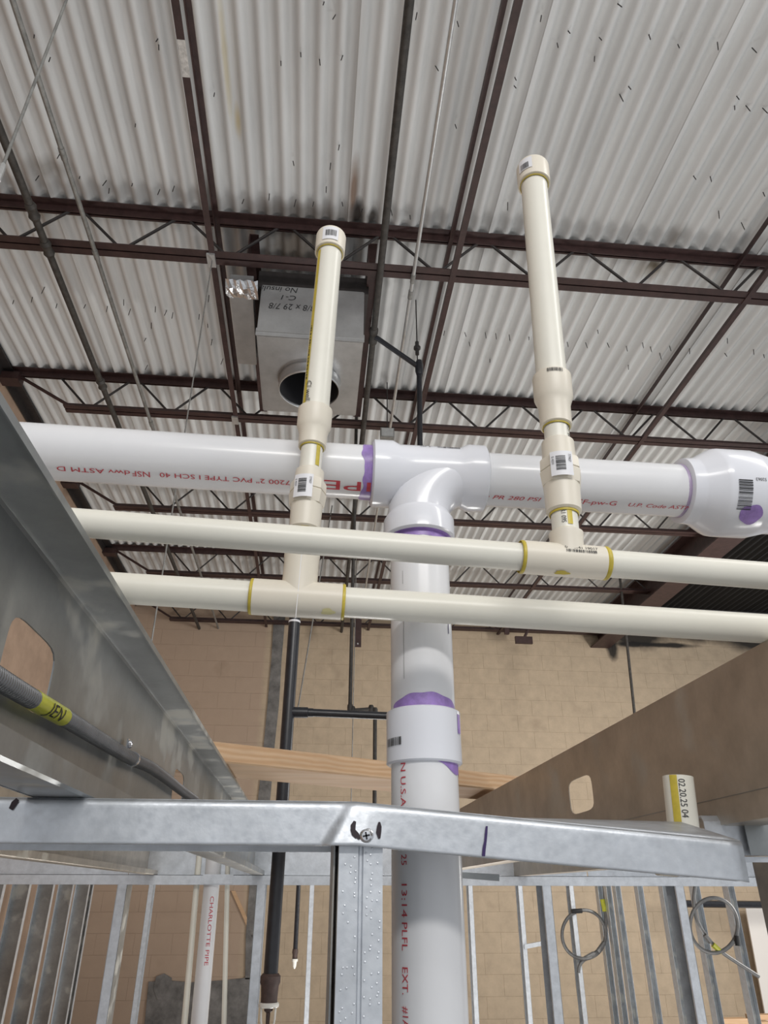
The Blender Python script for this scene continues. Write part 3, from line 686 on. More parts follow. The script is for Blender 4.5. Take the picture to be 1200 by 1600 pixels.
def riser(root, ris, S, caps, seed):
    """S: station function for pixel rows; caps: rows bottom to top"""
    (r_tee, un0, un1, un2, un3, un4, cp0, cp1, cp2, cap0, cap1) = [S(v) for v in caps]
    nip = MB().tube(ris.at(r_tee-.006), ris.at(un0+.006), CT, 36).build('nipple', cpvc_m, root)
    u = MB()
    u.lathe(ris.at(un0), ris.at(un1), [(0, .0128), (.0015, .0148), (un1-un0-.001, .0155), (un1-un0, .0155)], 40)
    hexr = .0185
    u.lathe(ris.at(un1), ris.at(un2), [(0, .0168), (.002, hexr-.0012), (un2-un1-.0015, hexr), (un2-un1, hexr-.001)], 8)
    u.lathe(ris.at(un2), ris.at(un3), [(0, hexr-.002), (.001, hexr-.0005), (un3-un2-.002, hexr-.0008), (un3-un2, .0165)], 8)
    u.lathe(ris.at(un3), ris.at(un4), [(0, .0148), (.0, .0148), (un4-un3-.0015, .0143), (un4-un3, .0125)], 40)
    uo = u.build('union', cpvcf_m, root, 28)
    nip2 = MB().tube(ris.at(un4-.006), ris.at(cp0+.006), CT, 36).build('nipple', cpvc_m, root)
    k = cp1-cp0; k2 = cp2-cp0
    co = MB().lathe(ris.at(cp0), ris.at(cp2), [(0, .0125), (.001, .0142), (k*.85, .0146), (k+.001, .0160), (k+.006, .0178), (k2-.0015, .0180), (k2, .0160)], 40).build('reducer_coupling', cpvcf_m, root, 40)
    ch = MB().tube(ris.at(cp2-.006), ris.at(cap0+.01), C1, 40).build('air_chamber', cpvc_m, root)
    kk = cap1-cap0
    ca = MB().lathe(ris.at(cap0), ris.at(cap1), [(0, .0150), (.0008, .0180), (kk*.9, .0182), (kk-.001, .0175), (kk, .0150)], 40).build('cap', cpvcf_m, root, 40)
    ring(ris, r_tee-.001, .0018, .0006, yellow_m, nip, 'yellow_cement', CT)
    ring(ris, un0-.0022, .0022, .0009, yellow_m, uo, 'yellow_cement', CT+.0008)
    ring(ris, cp0-.0016, .0016, .0009, yellow_m, co, 'yellow_cement', CT+.0008)
    ring(ris, cap0-.0015, .0015, .0010, yellow_m, ca, 'yellow_cement', C1+.001)
    # sticker with barcode on the union, lifted slightly off the nut
    sm0, sm1 = un1+.001, un3-.001
    st = patch(ris, sm0, sm1, -.75, .25, .0009, label_m, uo, 'sticker', 8, r=hexr)
    barcode(ris, sm0+.005, sm1-.005, -.50, -.08, .0013, st, hexr, across=False, seed=seed)
    pipe_text(ris, '77907', .0032, sm1-.003, .05, -1, st, black_m, r=hexr+.0009)
    pipe_text(ris, '0 4231', .003, sm1-.005, -.68, -1, st, black_m, r=hexr+.0009)
    return nip, uo, nip2, co, ch, ca
nip, uo, nip2, co, chb, ca = riser(w1, ris1, rs1, (820, 790, 748, 727, 708, 678, 655, 618, 576, 278, 250), 21)
patch(ris1, rs1(815), rs1(786), -.12, .25, .0005, yellow_m, nip, 'yellow_stripe', 4)
pipe_text(ris1, 'LR1 09S', .0055, rs1(788), -.55, -1, nip, black_m, width=rs1(788)-rs1(812))
pipe_text(ris1, 'L20007 R', .0055, rs1(634), .62, -1, nip2, black_m, width=rs1(634)-rs1(676))
barcode(ris1, rs1(585), rs1(580), -.55, .25, .0006, co, .0180, across=True, seed=8)
st = patch(ris1, rs1(270), rs1(254), -1.25, -.35, .0006, label_m, ca, 'sticker', 6, r=.0182)
barcode(ris1, rs1(269), rs1(261), -1.1, -.55, .0010, st, .0182, across=True, seed=31)
# --- lower run with the shorter riser (behind)
Y2 = .62
w2, run2 = water(Y2, (300, 926), (1190, 982), C1-.0003, 'thicker cream water pipe behind with a capped riser left of the drain tee', (468, 930), None, None, 2)
c2 = run2.at(run2.s_of(P(466, 936, y=Y2)))
sA, sB = run2.s_of(P(391, 930, y=Y2-.016)), run2.s_of(P(536, 942, y=Y2-.016)); L = sB-sA
p2a = MB().tube(run2.p0, run2.at(sA+.01), run2.r, 40).build('run_pipe', cpvc_m, w2)
p2b = MB().tube(run2.at(sB-.01), run2.p1, run2.r, 40).build('run_pipe', cpvc_m, w2)
ris2 = Cyl(c2, P(518, 366, y=Y2), CT)
def rs2(v): return ris2.s_of(P(490, v, y=Y2-.012))
tee2 = MB()
tee2.lathe(run2.at(sA), run2.at(sB), [(0, .0150), (.001, .0166), (L-.001, .0166), (L, .0150)], 40)
tee2.lathe(c2, ris2.at(.2), [(0, .0162), (rs2(868), .0162), (rs2(864), .0168), (rs2(852), .0168), (rs2(850), .0125)], 40)
t2o = tee2.build('reducing_tee', cpvcf_m, w2, 40)
ring(run2, sA-.002, .003, .0010, yellow_m, t2o, 'yellow_cement', r=.0160); ring(run2, sB-.001, .003, .0010, yellow_m, t2o, 'yellow_cement', r=.0160)
blot(run2, sB-.013, .95, .006, .2, mat('thin_yellow_cement', (.74, .68, .36), .4), t2o, 'cement_smear', .0166)
patch(ris2, rs2(970)-.0, rs2(860), -.02, .012, .0003, label_m, t2o, 'mould_line', 2, r=.0162)
barcode(run2, run2.s_of(P(300, 900, y=Y2)), run2.s_of(P(346, 903, y=Y2)), -1.15, -1.02, .0006, p2a, run2.r, across=False, seed=14)
nip, uo, nip2, co, chb, ca = riser(w2, ris2, rs2, (850, 822, 783, 763, 745, 727, 690, 664, 630, 382, 354), 44)
patch(ris2, rs2(724), rs2(690), .45, .85, .0005, yellow_m, nip2, 'yellow_stripe', 4)
st2 = patch(ris2, rs2(632), rs2(386), -1.15, -.80, .0005, yellow_m, chb, 'yellow_stripe', 6, r=C1)
barcode(ris2, rs2(590), rs2(505), -1.02, -.90, .0009, chb, C1, across=False, seed=17)
pipe_text(ris2, 'Cl well', .0085, rs2(594), -.80, -1, chb, black_m, width=rs2(594)-rs2(626), italic=.3, r=C1+.0006)
st = patch(ris2, rs2(377), rs2(358), -.55, .5, .0006, label_m, ca, 'sticker', 6, r=.0182)
barcode(ris2, rs2(372), rs2(363), -.35, .35, .0010, st, .0182, across=True, seed=6)
# --- open stub at the right
Ys = .71
sb = Cyl(P(1072, 1330, y=Ys), P(1059, 1214, y=Ys), C1)
w3 = thing('pipe_stub', sb.p0, 'short open cream pipe stub with a yellow stripe and black date', 'pipe')
st = MB().lathe(sb.p0, sb.p1, [(0, C1), (sb.L, C1), (sb.L, C1-.0025), (sb.L-.05, C1-.0025)], 40).build('stub_pipe', cpvc_m, w3, 30)
MB().path([sb.at(.012), sb.at(.002), sb.p0+V(-.004, 0, -.005), sb.p0+V(-.014, 0, -.006), sb.p0+V(-.03, 0, -.005)], .0155, 24).build('elbow', cpvcf_m, w3, 50)
MB().tube(sb.p0+V(-.02, 0, -.0055), sb.p0+V(-.13, 0, .0), C1*.8, 24).build('lateral_pipe', cpvc_m, w3)
patch(sb, .012, sb.L-.0003, -1.0, -.52, .0005, yellow_m, st, 'yellow_stripe', 5)
def sS(v): return sb.s_of(P(1060, v, y=Ys-.014))
pipe_text(sb, '02.20.25 04', .0085, sS(1216), -.45, -1, st, black_m, width=sS(1217)-sS(1277))

# ================================================================== STEEL FRAMING
TW = .0012
# ceiling joists: C sections along the depth of the room, open to the right
def c_joist(xw, zb, zt, y0, y1, holes, m, label, fl=.041, lip=.0115):
    r = thing('ceiling_joist', (xw, y0, zb), label, 'joist', 'steel ceiling joists')
    zc = (zb+zt)/2; mb = MB()
    def plate(ya, yb):
        vs = [(xw, ya, zb), (xw, yb, zb), (xw, yb, zt), (xw, ya, zt)]; mb.add(vs, [(0, 1, 2, 3)])
    ycur = y0
    for (yh, L, hh) in holes:
        ha, hb_ = yh-L/2, yh+L/2; N = 40; inn = []; out = []
        for k in range(N):
            q = 2*math.pi*k/N; c, s = math.cos(q), math.sin(q)
            e = 5.0; d = (abs(c)**e+abs(s)**e)**(-1/e); inn.append((xw, yh+L/2*.96*d*c, zc+hh/2*d*s))
            dd = 1/max(abs(c), abs(s)); out.append((xw, yh+(L/2+.02)*dd*c, zc+(zt-zb)/2*dd*s))
        plate(ycur, ha-.02); mb.add(out+inn, [(k, (k+1) % N, N+(k+1) % N, N+k) for k in range(N)]); ycur = hb_+.02
    plate(ycur, y1)
    mb.build('web', m, r, 0, solid=TW)
    ax = V(0, y1-y0, 0); rr = .004
    MB().strip([(0, 0), (rr*.3, rr*.75), (rr, rr), (fl-rr*.5, rr), (fl, rr*.6), (fl, -.003)], TW, ax, (xw, y0, zt-rr)).build('top_flange', m, r, 35)
    MB().strip([(0, 0), (rr*.3, -rr*.75), (rr, -rr), (fl-rr*.5, -rr), (fl, -rr*.6), (fl, lip)], TW, ax, (xw, y0, zb+rr)).build('bottom_flange', m, r, 35)
    return r
ZJ = .0622; YF = 3.10
xw = -.203
h1 = P(45, 1040, x=xw); h2 = P(279, 1222, x=xw)
c_joist(xw, ZJ, .22, .12, YF+.05, [(h1[1], .10, .052), (h2[1], .10, .052)] if h2[1] > h1[1]+.2 else [(h1[1], .10, .052)], galvd_m, 'weathered steel ceiling joist at the left carrying the armoured cable')
xw2 = .42
h3 = P(907, 1236, x=xw2)
c_joist(xw2, ZJ, .21, .45, YF+.05, [(h3[1], .11, .05)], galvr_m, 'brownish steel ceiling joist at the right behind the pipe stub')
rj = bpy.data.objects['ceiling_joist.001']
MB().box(xw2-.0016, xw2, .46, YF, .0868, .0873).build('web_crease', galvd_m, rj, 0)
c_joist(-.609, ZJ, .21, .45, YF+.05, [], galvr_m, 'steel ceiling joist farthest left, seen below the near track')
c_joist(.83, ZJ, .21, .45, YF+.05, [], galvr_m, 'steel ceiling joist farthest right, seen below the near track')

# near track: bent and twisted right of the stud, cut for the drain pipe
ntrk = thing('near_wall_track', (0, .62, .03), 'bright galvanised wall track across the foreground, bent down at the right', 'track')
YT0, YT1 = .575, .667; ZT = .0605; LEG = .030
xs_end = P(1164, 1340, y=YT0)[0]; xs_b = P(556, 1300, y=YT0)[0]; xcb = P(508, 1320, y=YT0)[0]; xct = P(548, 1256, y=YT0)[0]
def droop(x): return max(0, min(1, (x-xs_b)/(xs_end-xs_b)))
def ftop(x): return ZT-.0245*droop(x)
def rtop(x): return ZT-.004*droop(x)
xs = sorted(set(list(np.linspace(-.95, 0, 12))+list(np.linspace(0, .09, 46))+list(np.linspace(.09, xs_end, 24))))
mb = MB(); nz = 14; vs = []; scx = P(571, 1307, y=YT0)[0]; scz = P(571, 1307, y=YT0)[2]
for x in xs:
    for j in range(nz+1):
        t_ = j/nz; z = ftop(x)-LEG*(1-.06*droop(x))*t_
        xc = xct+(xcb-xct)*t_                                   # crease line leaning left to the bottom
        kdent = max(0, 1-abs(x-scx)/.035) if x > scx else 1
        s_ = 1/(1+math.exp(max(-60, min(60, -(x-xc)/.0018))))
        dent = -.006*s_*(kdent**1.5)*(.35+.65*t_)
        fr = max(0, 1-t_/.12)                                   # rounded top edge
        vs.append((x, YT0+dent+.0022*fr**2+.0015*droop(x)*t_, z-.0002*fr))
n = nz+1
mb.add(vs, [(i*n+j, i*n+j+1, (i+1)*n+j+1, (i+1)*n+j) for i in range(len(xs)-1) for j in range(nz)])
ff = mb.build('front_flange', galv_m, ntrk, 60, solid=TW)
mb = MB(); vs = []; xw_ = [x for x in xs]
for x in xw_:
    yr = YT1
    if XV-.047 < x < XV+.044: yr = YV-RP-.004
    for j in range(5):
        t_ = j/4; vs.append((x, YT0+.0022+(yr-YT0-.0022)*t_, ftop(x)+(rtop(x)-ftop(x))*((yr-YT0)/(YT1-YT0))*t_))
mb.add(vs, [(i*5+j, i*5+j+1, (i+1)*5+j+1, (i+1)*5+j) for i in range(len(xw_)-1) for j in range(4)])
mb.build('top_web', galv_m, ntrk, 30, solid=TW)
MB().box(-.95, XV-.048, YT1-TW, YT1, ZT-LEG, ZT).build('rear_flange', galv_m, ntrk, 0)
mb = MB(); xa = XV+.046
mb.add([(xa, YT1, ZT-.001), (xs_end-.02, YT1, rtop(xs_end)), (xs_end-.02, YT1+.003, rtop(xs_end)-LEG), (.26, YT1+.002, ZT-LEG-.004), (.20, YT1+.001, ZT-LEG-.002), (xa+.004, YT1, ZT-LEG+.001)], [(0, 1, 2, 3, 4, 5)])
mb.build('rear_flange', galvd_m, ntrk, 0, solid=TW)
# cut strip that hangs behind
q = [P(706, 1362, y=YT1+.05), P(780, 1366, y=YT1+.05), P(780, 1377, y=YT1+.05), P(706, 1371, y=YT1+.05)]
MB().add(q, [(0, 1, 2, 3)]).build('cut_tab', galvd_m, ntrk, 0, solid=TW)
# screw and marker strokes on the flange
def fl_pt(u, v, off=.0016):
    p = P(u, v, y=YT0); x, z = p[0], p[2]
    t_ = max(0, min(1, (ftop(x)-z)/LEG)); xc = xct+(xcb-xct)*t_
    kdent = max(0, 1-abs(x-scx)/.035) if x > scx else 1
    dent = -.006/(1+math.exp(max(-60, min(60, -(x-xc)/.0018))))*kdent**1.5*(.35+.65*t_)
    return V(x, YT0+dent+.0015*droop(x)*t_-off, z)
sp = fl_pt(571, 1307, 0)
s_o = MB().lathe(sp+V(0, .006, 0), sp+V(0, -.004, 0), [(0, .0045), (.0045, .0058), (.0055, .0058), (.006, .0050), (.0075, .0046), (.0088, .0032), (.0092, .0001)], 28).build('screw', zinc_m, ntrk)
for q in (0, math.pi/2):
    c, s = math.cos(q+.2), math.sin(q+.2); w = .0006; L_ = .0026
    MB().add([sp+V(c*L_*a-s*w*b, -.0034, s*L_*a+c*w*b) for a, b in ((-1, -1), (1, -1), (1, 1), (-1, 1))], [(0, 1, 2, 3)]).build('screw_slot', blackpipe_m, s_o, 0)
def stroke(pts, w, m, name='marker_stroke'):
    L = []; R = []; pp = [np.array(p, float) for p in pts]
    for i, p in enumerate(pp):
        d = pp[min(i+1, len(pp)-1)]-pp[max(0, i-1)]; d = d/np.linalg.norm(d); nn = np.array([-d[1], d[0]])*(w[i] if hasattr(w, '__len__') else w)/2
        L.append(fl_pt(*(p+nn))); R.append(fl_pt(*(p-nn)))
    k = len(pp); MB().add(L+R, [(i, i+1, k+i+1, k+i) for i in range(k-1)]).build(name, m, ff, 0)
stroke([(554, 1284), (551, 1291), (551, 1299), (557, 1306), (561, 1312)], [4, 8, 8, 8, 3], marker_m)
stroke([(548, 1296), (551, 1304), (556, 1310)], [3, 5, 3], marker_m)
stroke([(592, 1285), (592, 1292), (591, 1301), (592, 1311)], [3, 7, 8, 3], marker_m)
stroke([(760, 1291), (759, 1302), (758, 1314), (756, 1326), (755, 1338)], [3, 4, 4, 5, 5], marker2_m)
stroke([(29, 1249), (23, 1256), (18, 1265)], [6, 9, 7], marker_m)
# near stud under the track
xa, xb = P(528, 1400, y=YT0)[0], P(598, 1400, y=YT0)[0]
nst = thing('near_stud', ((xa+xb)/2, .62, -ZC), 'dimpled galvanised stud under the foreground track', 'stud')
zs = ZT-.022; xm = (xa+xb)/2
pr = [(xa, 0), (xm-.0022, 0), (xm-.0012, .0016), (xm+.0012, .0016), (xm+.0022, 0), (xb, 0)]
MB().strip([(a, b) for a, b in pr], TW, V(0, 0, ZC+zs), (0, YT0+.0016, -ZC), (1, 0, 0), (0, 1, 0)).build('front_flange', galv_m, nst, 20)
MB().box(xa-.0002, xa+.001, YT0+.0016, YT1-.002, -ZC, zs).build('web', galvd_m, nst, 0)
MB().box(xa, xb, YT1-.0035, YT1-.002, -ZC, zs).build('rear_flange', galv_m, nst, 0)
MB().box(xb-.001, xb, YT0+.0016, YT0+.015, -ZC, zs).build('lip', galv_m, nst, 0)
rg = random.Random(12); mb = MB()
z = .028
while z > -.16:
    for cx in (xa+.004, xa+.008, xa+.012, xb-.012, xb-.008, xb-.003):
        if rg.random() < .42:
            zz = z+rg.uniform(-.002, .002); x = cx+rg.uniform(-.001, .001)
            mb.lathe((x, YT0+.0012, zz), (x, YT0+.0002, zz), [(0, .0009), (.0005, .0007), (.0007, .0001)], 8)
    z -= .0045
o = mb.build('dimples', galv_m, nst); o['kind'] = 'stuff'
for u0, u1, nm in ((519, 527, 0),):
    xx = P(521, 1400, y=YT0+.012)[0]
    MB().box(xx-.0008, xx+.0004, YT0+.014, YT1-.008, -ZC, ZT-.003).build('inner_web', galvd_m, nst, 0)
# side track and stud at the right edge
q0 = P(1101, 1282, y=.76); q1 = P(1172, 1270, y=.76)
st_ = thing('side_track', (.45, .76, .03), 'short grey track piece behind the bent track end at the right edge', 'track')
xz0 = P(1102, 1300, y=.76)[0]; z1 = P(1150, 1272, y=.76)[2]; z0 = P(1150, 1337, y=.76)[2]; zm = P(1150, 1284, y=.76)[2]
MB().strip([(.03, z1), (.004, z1-.002), (0, zm), (0, z0)], TW, V(.34, 0, 0), (xz0, .76, 0), (0, 1, 0), (0, 0, 1)).build('flange', galv_m, st_, 20)
MB().box(xz0, xz0+.34, .79, .85, z1-.001, z1).build('web', galv_m, st_, 0)
xc0 = P(1166, 1300, y=.752)[0]
MB().strip([(.03, z1+.002), (-.002, z1+.002), (-.004, zm), (-.004, P(1180, 1336, y=.75)[2])], TW, V(.06, 0, 0), (xc0, .757, 0), (0, 1, 0), (0, 0, 1)).build('splice_plate', galvd_m, st_, 20)
MB().box(xz0+.005, xz0+.34, .757, .7585, z0-.006, z0-.001).build('lower_edge', galv_m, st_, 0)
xs0 = P(1178, 1360, y=.85)[0]
es = thing('edge_stud', (xs0, .8, -ZC), 'grey stud at the right edge below the short track piece', 'stud')
MB().box(xs0, xs0+.0015, .765, .85, -ZC, z0).build('web', galvd_m, es, 0)
MB().box(xs0, xs0+.036, .763, .765, -ZC, z0).build('front_flange', galvd_m, es, 0)
MB().box(xs0+.016, xs0+.018, .761, .763, -ZC, z0).build('flange_rib', galv_m, es, 0)

# armoured cable along the left joist
pts = [P(u, v, x=-.190) for u, v in ((-60, 1022), (0, 1062), (60, 1098), (100, 1121), (150, 1152), (205, 1185), (235, 1199), (262, 1218), (282, 1234), (305, 1250))]
def smooth_path(pts, n):
    pts = [np.asarray(p, float) for p in pts]; out = []
    for i in range(len(pts)-1):
        p0 = pts[max(i-1, 0)]; p1 = pts[i]; p2 = pts[i+1]; p3 = pts[min(i+2, len(pts)-1)]
        for k in range(n):
            t = k/n; out.append(.5*((2*p1)+(-p0+p2)*t+(2*p0-5*p1+4*p2-p3)*t*t+(-p0+3*p1-3*p2+p3)*t**3))
    out.append(pts[-1]); return out
def resample(pts, step):
    out = [pts[0]]; acc = 0
    for a, b in zip(pts[:-1], pts[1:]):
        L = np.linalg.norm(b-a)
        while acc+L >= step:
            t = (step-acc)/L; a = a+(b-a)*t; out.append(a); L = np.linalg.norm(b-a); acc = 0
        acc += L
    return out
cab = thing('armoured_cable', pts[-1], 'ribbed grey armoured cable with a yellow tape along the left joist', 'cable')
path = resample(smooth_path(pts, 12), .0009)
rad = [.0067 if (i % 4) in (0, 1) else .0053 for i in range(len(path))]
co_ = MB().path(path, rad, 14).build('armour', armor_m, cab, 50)
def near(p): return min(range(len(path)), key=lambda i: np.linalg.norm(path[i]-p))
i0, i1 = near(P(50, 1092, x=-.190)), near(P(98, 1119, x=-.190))
tp = MB().path(path[i0:i1+1], .0069, 20).build('yellow_tape', tape_m, cab, 50)
# letters written round the tape
ax_ = nrm(path[i1]-path[i0]); mid = path[(i0+i1)//2]; tl = np.linalg.norm(path[i1]-path[i0])
tcyl = Cyl(path[i0], path[i1], .0069)
view = nrm(-mid); e = nrm(view-ax_*(view@ax_)); g_ = np.cross(ax_, e)
fn = lambda x, y: path[i0]+ax_*(tl*.30+x)+.0074*(math.cos((y-.004)/.0069)*e-math.sin((y-.004)/.0069)*g_)
text_mesh('JEN', .0135, fn, 4, .2, tl*.5).build('marker_text', black_m, tp, 0)
ic = near(P(207, 1186, x=-.190)); cd = nrm(path[ic+3]-path[ic-3])
clip = thing('cable_strap', path[ic], 'zinc one-hole strap holding the armoured cable', 'strap')
MB().path(path[ic-3:ic+4], .0076, 20).build('saddle', zinc_m, clip)
tb = path[ic]+V(-.006, 0, .004)
MB().obox(tb+V(-.0015, -.006, 0), V(.0015, 0, 0), V(0, .012, 0), V(0, 0, .016)).build('tab', zinc_m, clip, 0)
MB().lathe(tb+V(0, 0, .011), tb+V(.004, 0, .011), [(0, .004), (.001, .0045), (.003, .003), (.004, .0005)], 14).build('screw', zinc_m, clip)

# lumber across the joists
A = P(325, 1157, z=.262); B = P(850, 1217, z=.262); d = nrm((B-A)*V(1, 1, 0)); nv = V(-d[1], d[0], 0)
bd = thing('lumber_board', (A+B)/2-V(0, 0, .038), 'pine board lying across the two ceiling joists', 'board')
LL = float(np.linalg.norm(B-A))
mb = MB(); cfr = .003
prof = [(cfr, 0), (.184-cfr, 0), (.184, cfr), (.184, .038-cfr), (.184-cfr, .038), (cfr, .038), (0, .038-cfr), (0, cfr)]
mb.prism(prof, d*LL, A-V(0, 0, .038), nv, (0, 0, 1)); mb.build('plank', wood_m, bd, 0)

# ================================================================== ROOM BEHIND
# far wall of the room: top track, rim above it and its studs
Zf0, Zf1 = .0285, .0617
ft = thing('far_wall_track', (.6, YF, Zf0), 'long galvanised top track of the stud wall behind', 'track')
MB().box(-1.9, 3.2, YF, YF+.0015, Zf0, Zf1).build('front_flange', galv_m, ft, 0)
MB().box(-1.9, 3.2, YF, YF+.092, Zf1-.0015, Zf1).build('web', galv_m, ft, 0)
MB().box(-1.9, 3.2, YF+.0905, YF+.092, Zf0, Zf1).build('rear_flange', galv_m, ft, 0)
rims = [(-1.9, P(197, 1355, y=YF)[0]), (P(198, 1355, y=YF)[0], 1.13), (1.135, 3.2)]
RL = ['left length of the galvanised rim track on the far stud wall', 'middle length of the galvanised rim track on the far stud wall', 'right length of the galvanised rim track on the far stud wall']
for (a, b), lb in zip(rims, RL):
    rm = thing('rim_track', ((a+b)/2, YF+.02, Zf1), lb, 'track', 'rim track lengths')
    MB().box(a, b, YF+.052, YF+.0535, Zf1+.001, .222).build('web', galv_m, rm, 0)
    MB().box(a, b, YF+.053, YF+.09, Zf1+.0005, Zf1+.002).build('lower_leg', galv_m, rm, 0)
    MB().box(a, b, YF+.053, YF+.09, .2205, .222).build('upper_leg', galv_m, rm, 0)
# studs facing us; x of left edge of the flange at the track
def stud(x, y, z1, label, side=1, fl=.034, dep=.09, group='studs of the far stud wall', m=None):
    """C stud; flanges face -Y/+Y, web on the left (side=1) or right (side=-1)"""
    m = m or galv_m
    r = thing('wall_stud', (x+fl/2, y+dep/2, -ZC), label, 'stud', group)
    xw_ = x if side > 0 else x+fl
    MB().box(x, x+fl, y, y+.0015, -ZC, z1).build('flange', m, r, 0)
    MB().box(x, x+fl, y+dep-.0015, y+dep, -ZC, z1).build('flange', m, r, 0)
    MB().box(xw_-.0008, xw_+.0008, y, y+dep, -ZC, z1).build('web', galvd_m, r, 0)
    xl_ = x+fl if side > 0 else x
    MB().box(xl_-.0008, xl_+.0008, y, y+.009, -ZC, z1).build('lip', m, r, 0)
    return r
fs_ = [(183, -1, 'far-wall stud at the left with a wide bright face, beside the row of receding studs'),
       (401, 1, 'far-wall stud just left of the large black sprinkler drop'),
       (848, -1, 'far-wall stud left of the cable coil hanging in the middle'),
       (1056, -1, 'far-wall stud with an oblong knockout, left of the right-hand coil')]
for u, sd, lb in fs_:
    stud(P(u, 1390, y=YF+.002)[0], YF+.002, Zf1-.003, lb, sd)
# oblong knockout seen on the web of the right one
x_ = P(1056, 1390, y=YF)[0]
# farther partition facing us
YB = 6.4
for u, lb in ((232, 'slim far stud left of the printed white pipe'), (484, 'slim far stud between the black drop and the near stud'), (732, 'slim far stud just right of the big vertical white pipe'), (810, 'slim far stud with a cable clipped to it, left of the cross strut'), (890, 'slim far stud seen through the middle cable coil')):
    stud(P(u, 1390, y=YB)[0], YB, .25, lb, 1 if u < 600 else -1, group='studs of the rear partition')
# side partitions running away from us
def side_stud(x, y, label, right, grp):
    r = thing('wall_stud', (x, y, -ZC), label, 'stud', grp)
    s = 1 if right else -1; wd, fd = (.055, .065) if right else (.092, .032); x2 = x+s*wd
    MB().box(min(x, x2), max(x, x2), y, y+.0015, -ZC, .25).build('web', galvd_m, r, 0)
    MB().box(min(x, x+s*.0015), max(x, x+s*.0015), y-fd, y, -ZC, .25).build('flange', galv_m, r, 0)
    MB().box(min(x2, x2-s*.0015), max(x2, x2-s*.0015), y-.032, y, -ZC, .25).build('flange', galv_m, r, 0)
    return r
ordn = ['first', 'second', 'third', 'fourth', 'fifth', 'sixth', 'seventh']
XL = -1.5
for i, u in enumerate((8, 48, 85, 115, 140, 146)):
    tt = P(u, 1390, x=XL); side_stud(XL, tt[1], f'{ordn[i]} stud from the left edge in the receding left partition', False, 'studs of the left partition')
XR = 2.4
for i, u in enumerate((1129, 1077, 1029, 991, 957, 943, 930)):
    tt = P(u, 1390, x=XR); side_stud(XR, tt[1], f'{ordn[i]} stud from the right in the receding right partition', True, 'studs of the right partition')
# cross strut and clip
q0 = P(820, 1483, y=YB-.02); q1 = P(852, 1477, y=YB-.02)
tag(MB().obox(q0, q1-q0, V(0, .04, 0), V(0, 0, .03)).build('cross_strut', galv_m, None, 0), 'short metal strut between two far studs', 'strut')
# pipes in the far wall
def vpipe(name, u0, v0, u1, v1, y, r, m, label, cat='pipe', z1=None, mats=None):
    a = P(u1, v1, y=y); b = P(u0, v0, y=y); d = (b-a)/(b[2]-a[2])
    lo = a+d*(-ZC-a[2]); hi = b+d*((z1 if z1 is not None else b[2])-b[2])
    root = thing(name, lo, label, cat)
    c = Cyl(lo, hi, r)
    o = MB().tube(lo, hi, r, 24).build('pipe', m, root)
    return root, c, o
r, c, o = vpipe('white_vent_pipe', 330, 1390, 311, 1600, YF+.046, .030, pvc_m, 'white plastic pipe with red lettering inside the far stud wall', z1=.30)
pipe_text(c, 'CHARLOTTE PIPE', .020, c.s_of(P(332, 1400, y=YF+.016)), .1, -1, o, width=P(332, 1400, y=YF+.016)[2]-P(332, 1508, y=YF+.016)[2])
MB().box(P(316, 1376, y=YF)[0], P(364, 1376, y=YF)[0], YF-.003, YF-.001, Zf0+.002, Zf1+.002).build('stud_guard', galv_m, r, 0)
vpipe('cream_pipe', 307, 1385, 288, 1600, YF+.046, .0111, cpvc_m, 'cream pipe left of the printed white pipe', z1=.30)
vpipe('cream_pipe', 355, 1385, 350, 1600, YF+.046, .009, cpvc_m, 'thinner cream pipe right of the printed white pipe', z1=.30)
q0 = P(361, 1392, y=WALL_Y-.02); q1 = P(394, 1466, y=WALL_Y-.02); q2 = q1+(q1-q0)*.0
tag(MB().obox(q1, q0-q1, V(.045, 0, 0), V(0, .019, 0)).build('wood_lath', wood_m, None, 0), 'thin wooden lath slanting on the far wall beside the black drop', 'lath')

# black sprinkler drop with guarded head
YD = 2.0
root = thing('sprinkler_drop', P(427, 1580, y=YD), 'large black sprinkler drop pipe left of the drain pipe with a guarded head', 'sprinkler')
a = P(427, 1524, y=YD); xd = P(441, 1240, y=YD)[0]; xt = P(455, 975, y=YD)[0]
top = V(xd+.004, YD, P(455, 932, y=YD)[2]); a = V(xd, YD, a[2])
dc = Cyl(a, top, .0167)
po = MB().tube(dc.p0, dc.p1, .0167, 28).build('pipe', blackpipe_m, root)
MB().path([top-V(.0, 0, .0), top+V(.012, 0, .012), top+V(.03, 0, .016), V(3.4, YD, top[2]-.06)], .0167, 16).build('feed_pipe', blackpipe_m, root, 40)
ring(dc, dc.s_of(P(447, 973, y=YD)), .006, .0008, label_m, po, 'white_mark')
mb = MB().lathe(a+V(0, 0, .004), a-V(0, 0, .055), [(0, .019), (.003, .021), (.005, .0235), (.018, .0235), (.024, .0205), (.045, .019), (.059, .019)], 28)
mb.build('reducer', rust_m, root, 30)
sh = MB().lathe(a-V(0, 0, .052), a-V(0, 0, .066), [(0, .0215), (.003, .0235), (.008, .0235), (.010, .020)], 28).build('guard_rim', whitep_m, root, 30)
zg = a[2]-.06; pts = []
for k in range(25):
    q = math.pi*k/24; pts.append(V(a[0]-.0155*math.cos(q), YD, zg-.022-.024*math.sin(q)))
pts = [V(a[0]-.0165, YD, zg)]+pts+[V(a[0]+.0165, YD, zg)]
mb = MB(); w = .008
vs_ = [p+V(0, -w, 0) for p in pts]+[p+V(0, w, 0) for p in pts]; k = len(pts)
mb.add(vs_, [(i, i+1, k+i+1, k+i) for i in range(k-1)]); mb.build('guard_strap', whitep_m, root, 40, solid=.004)
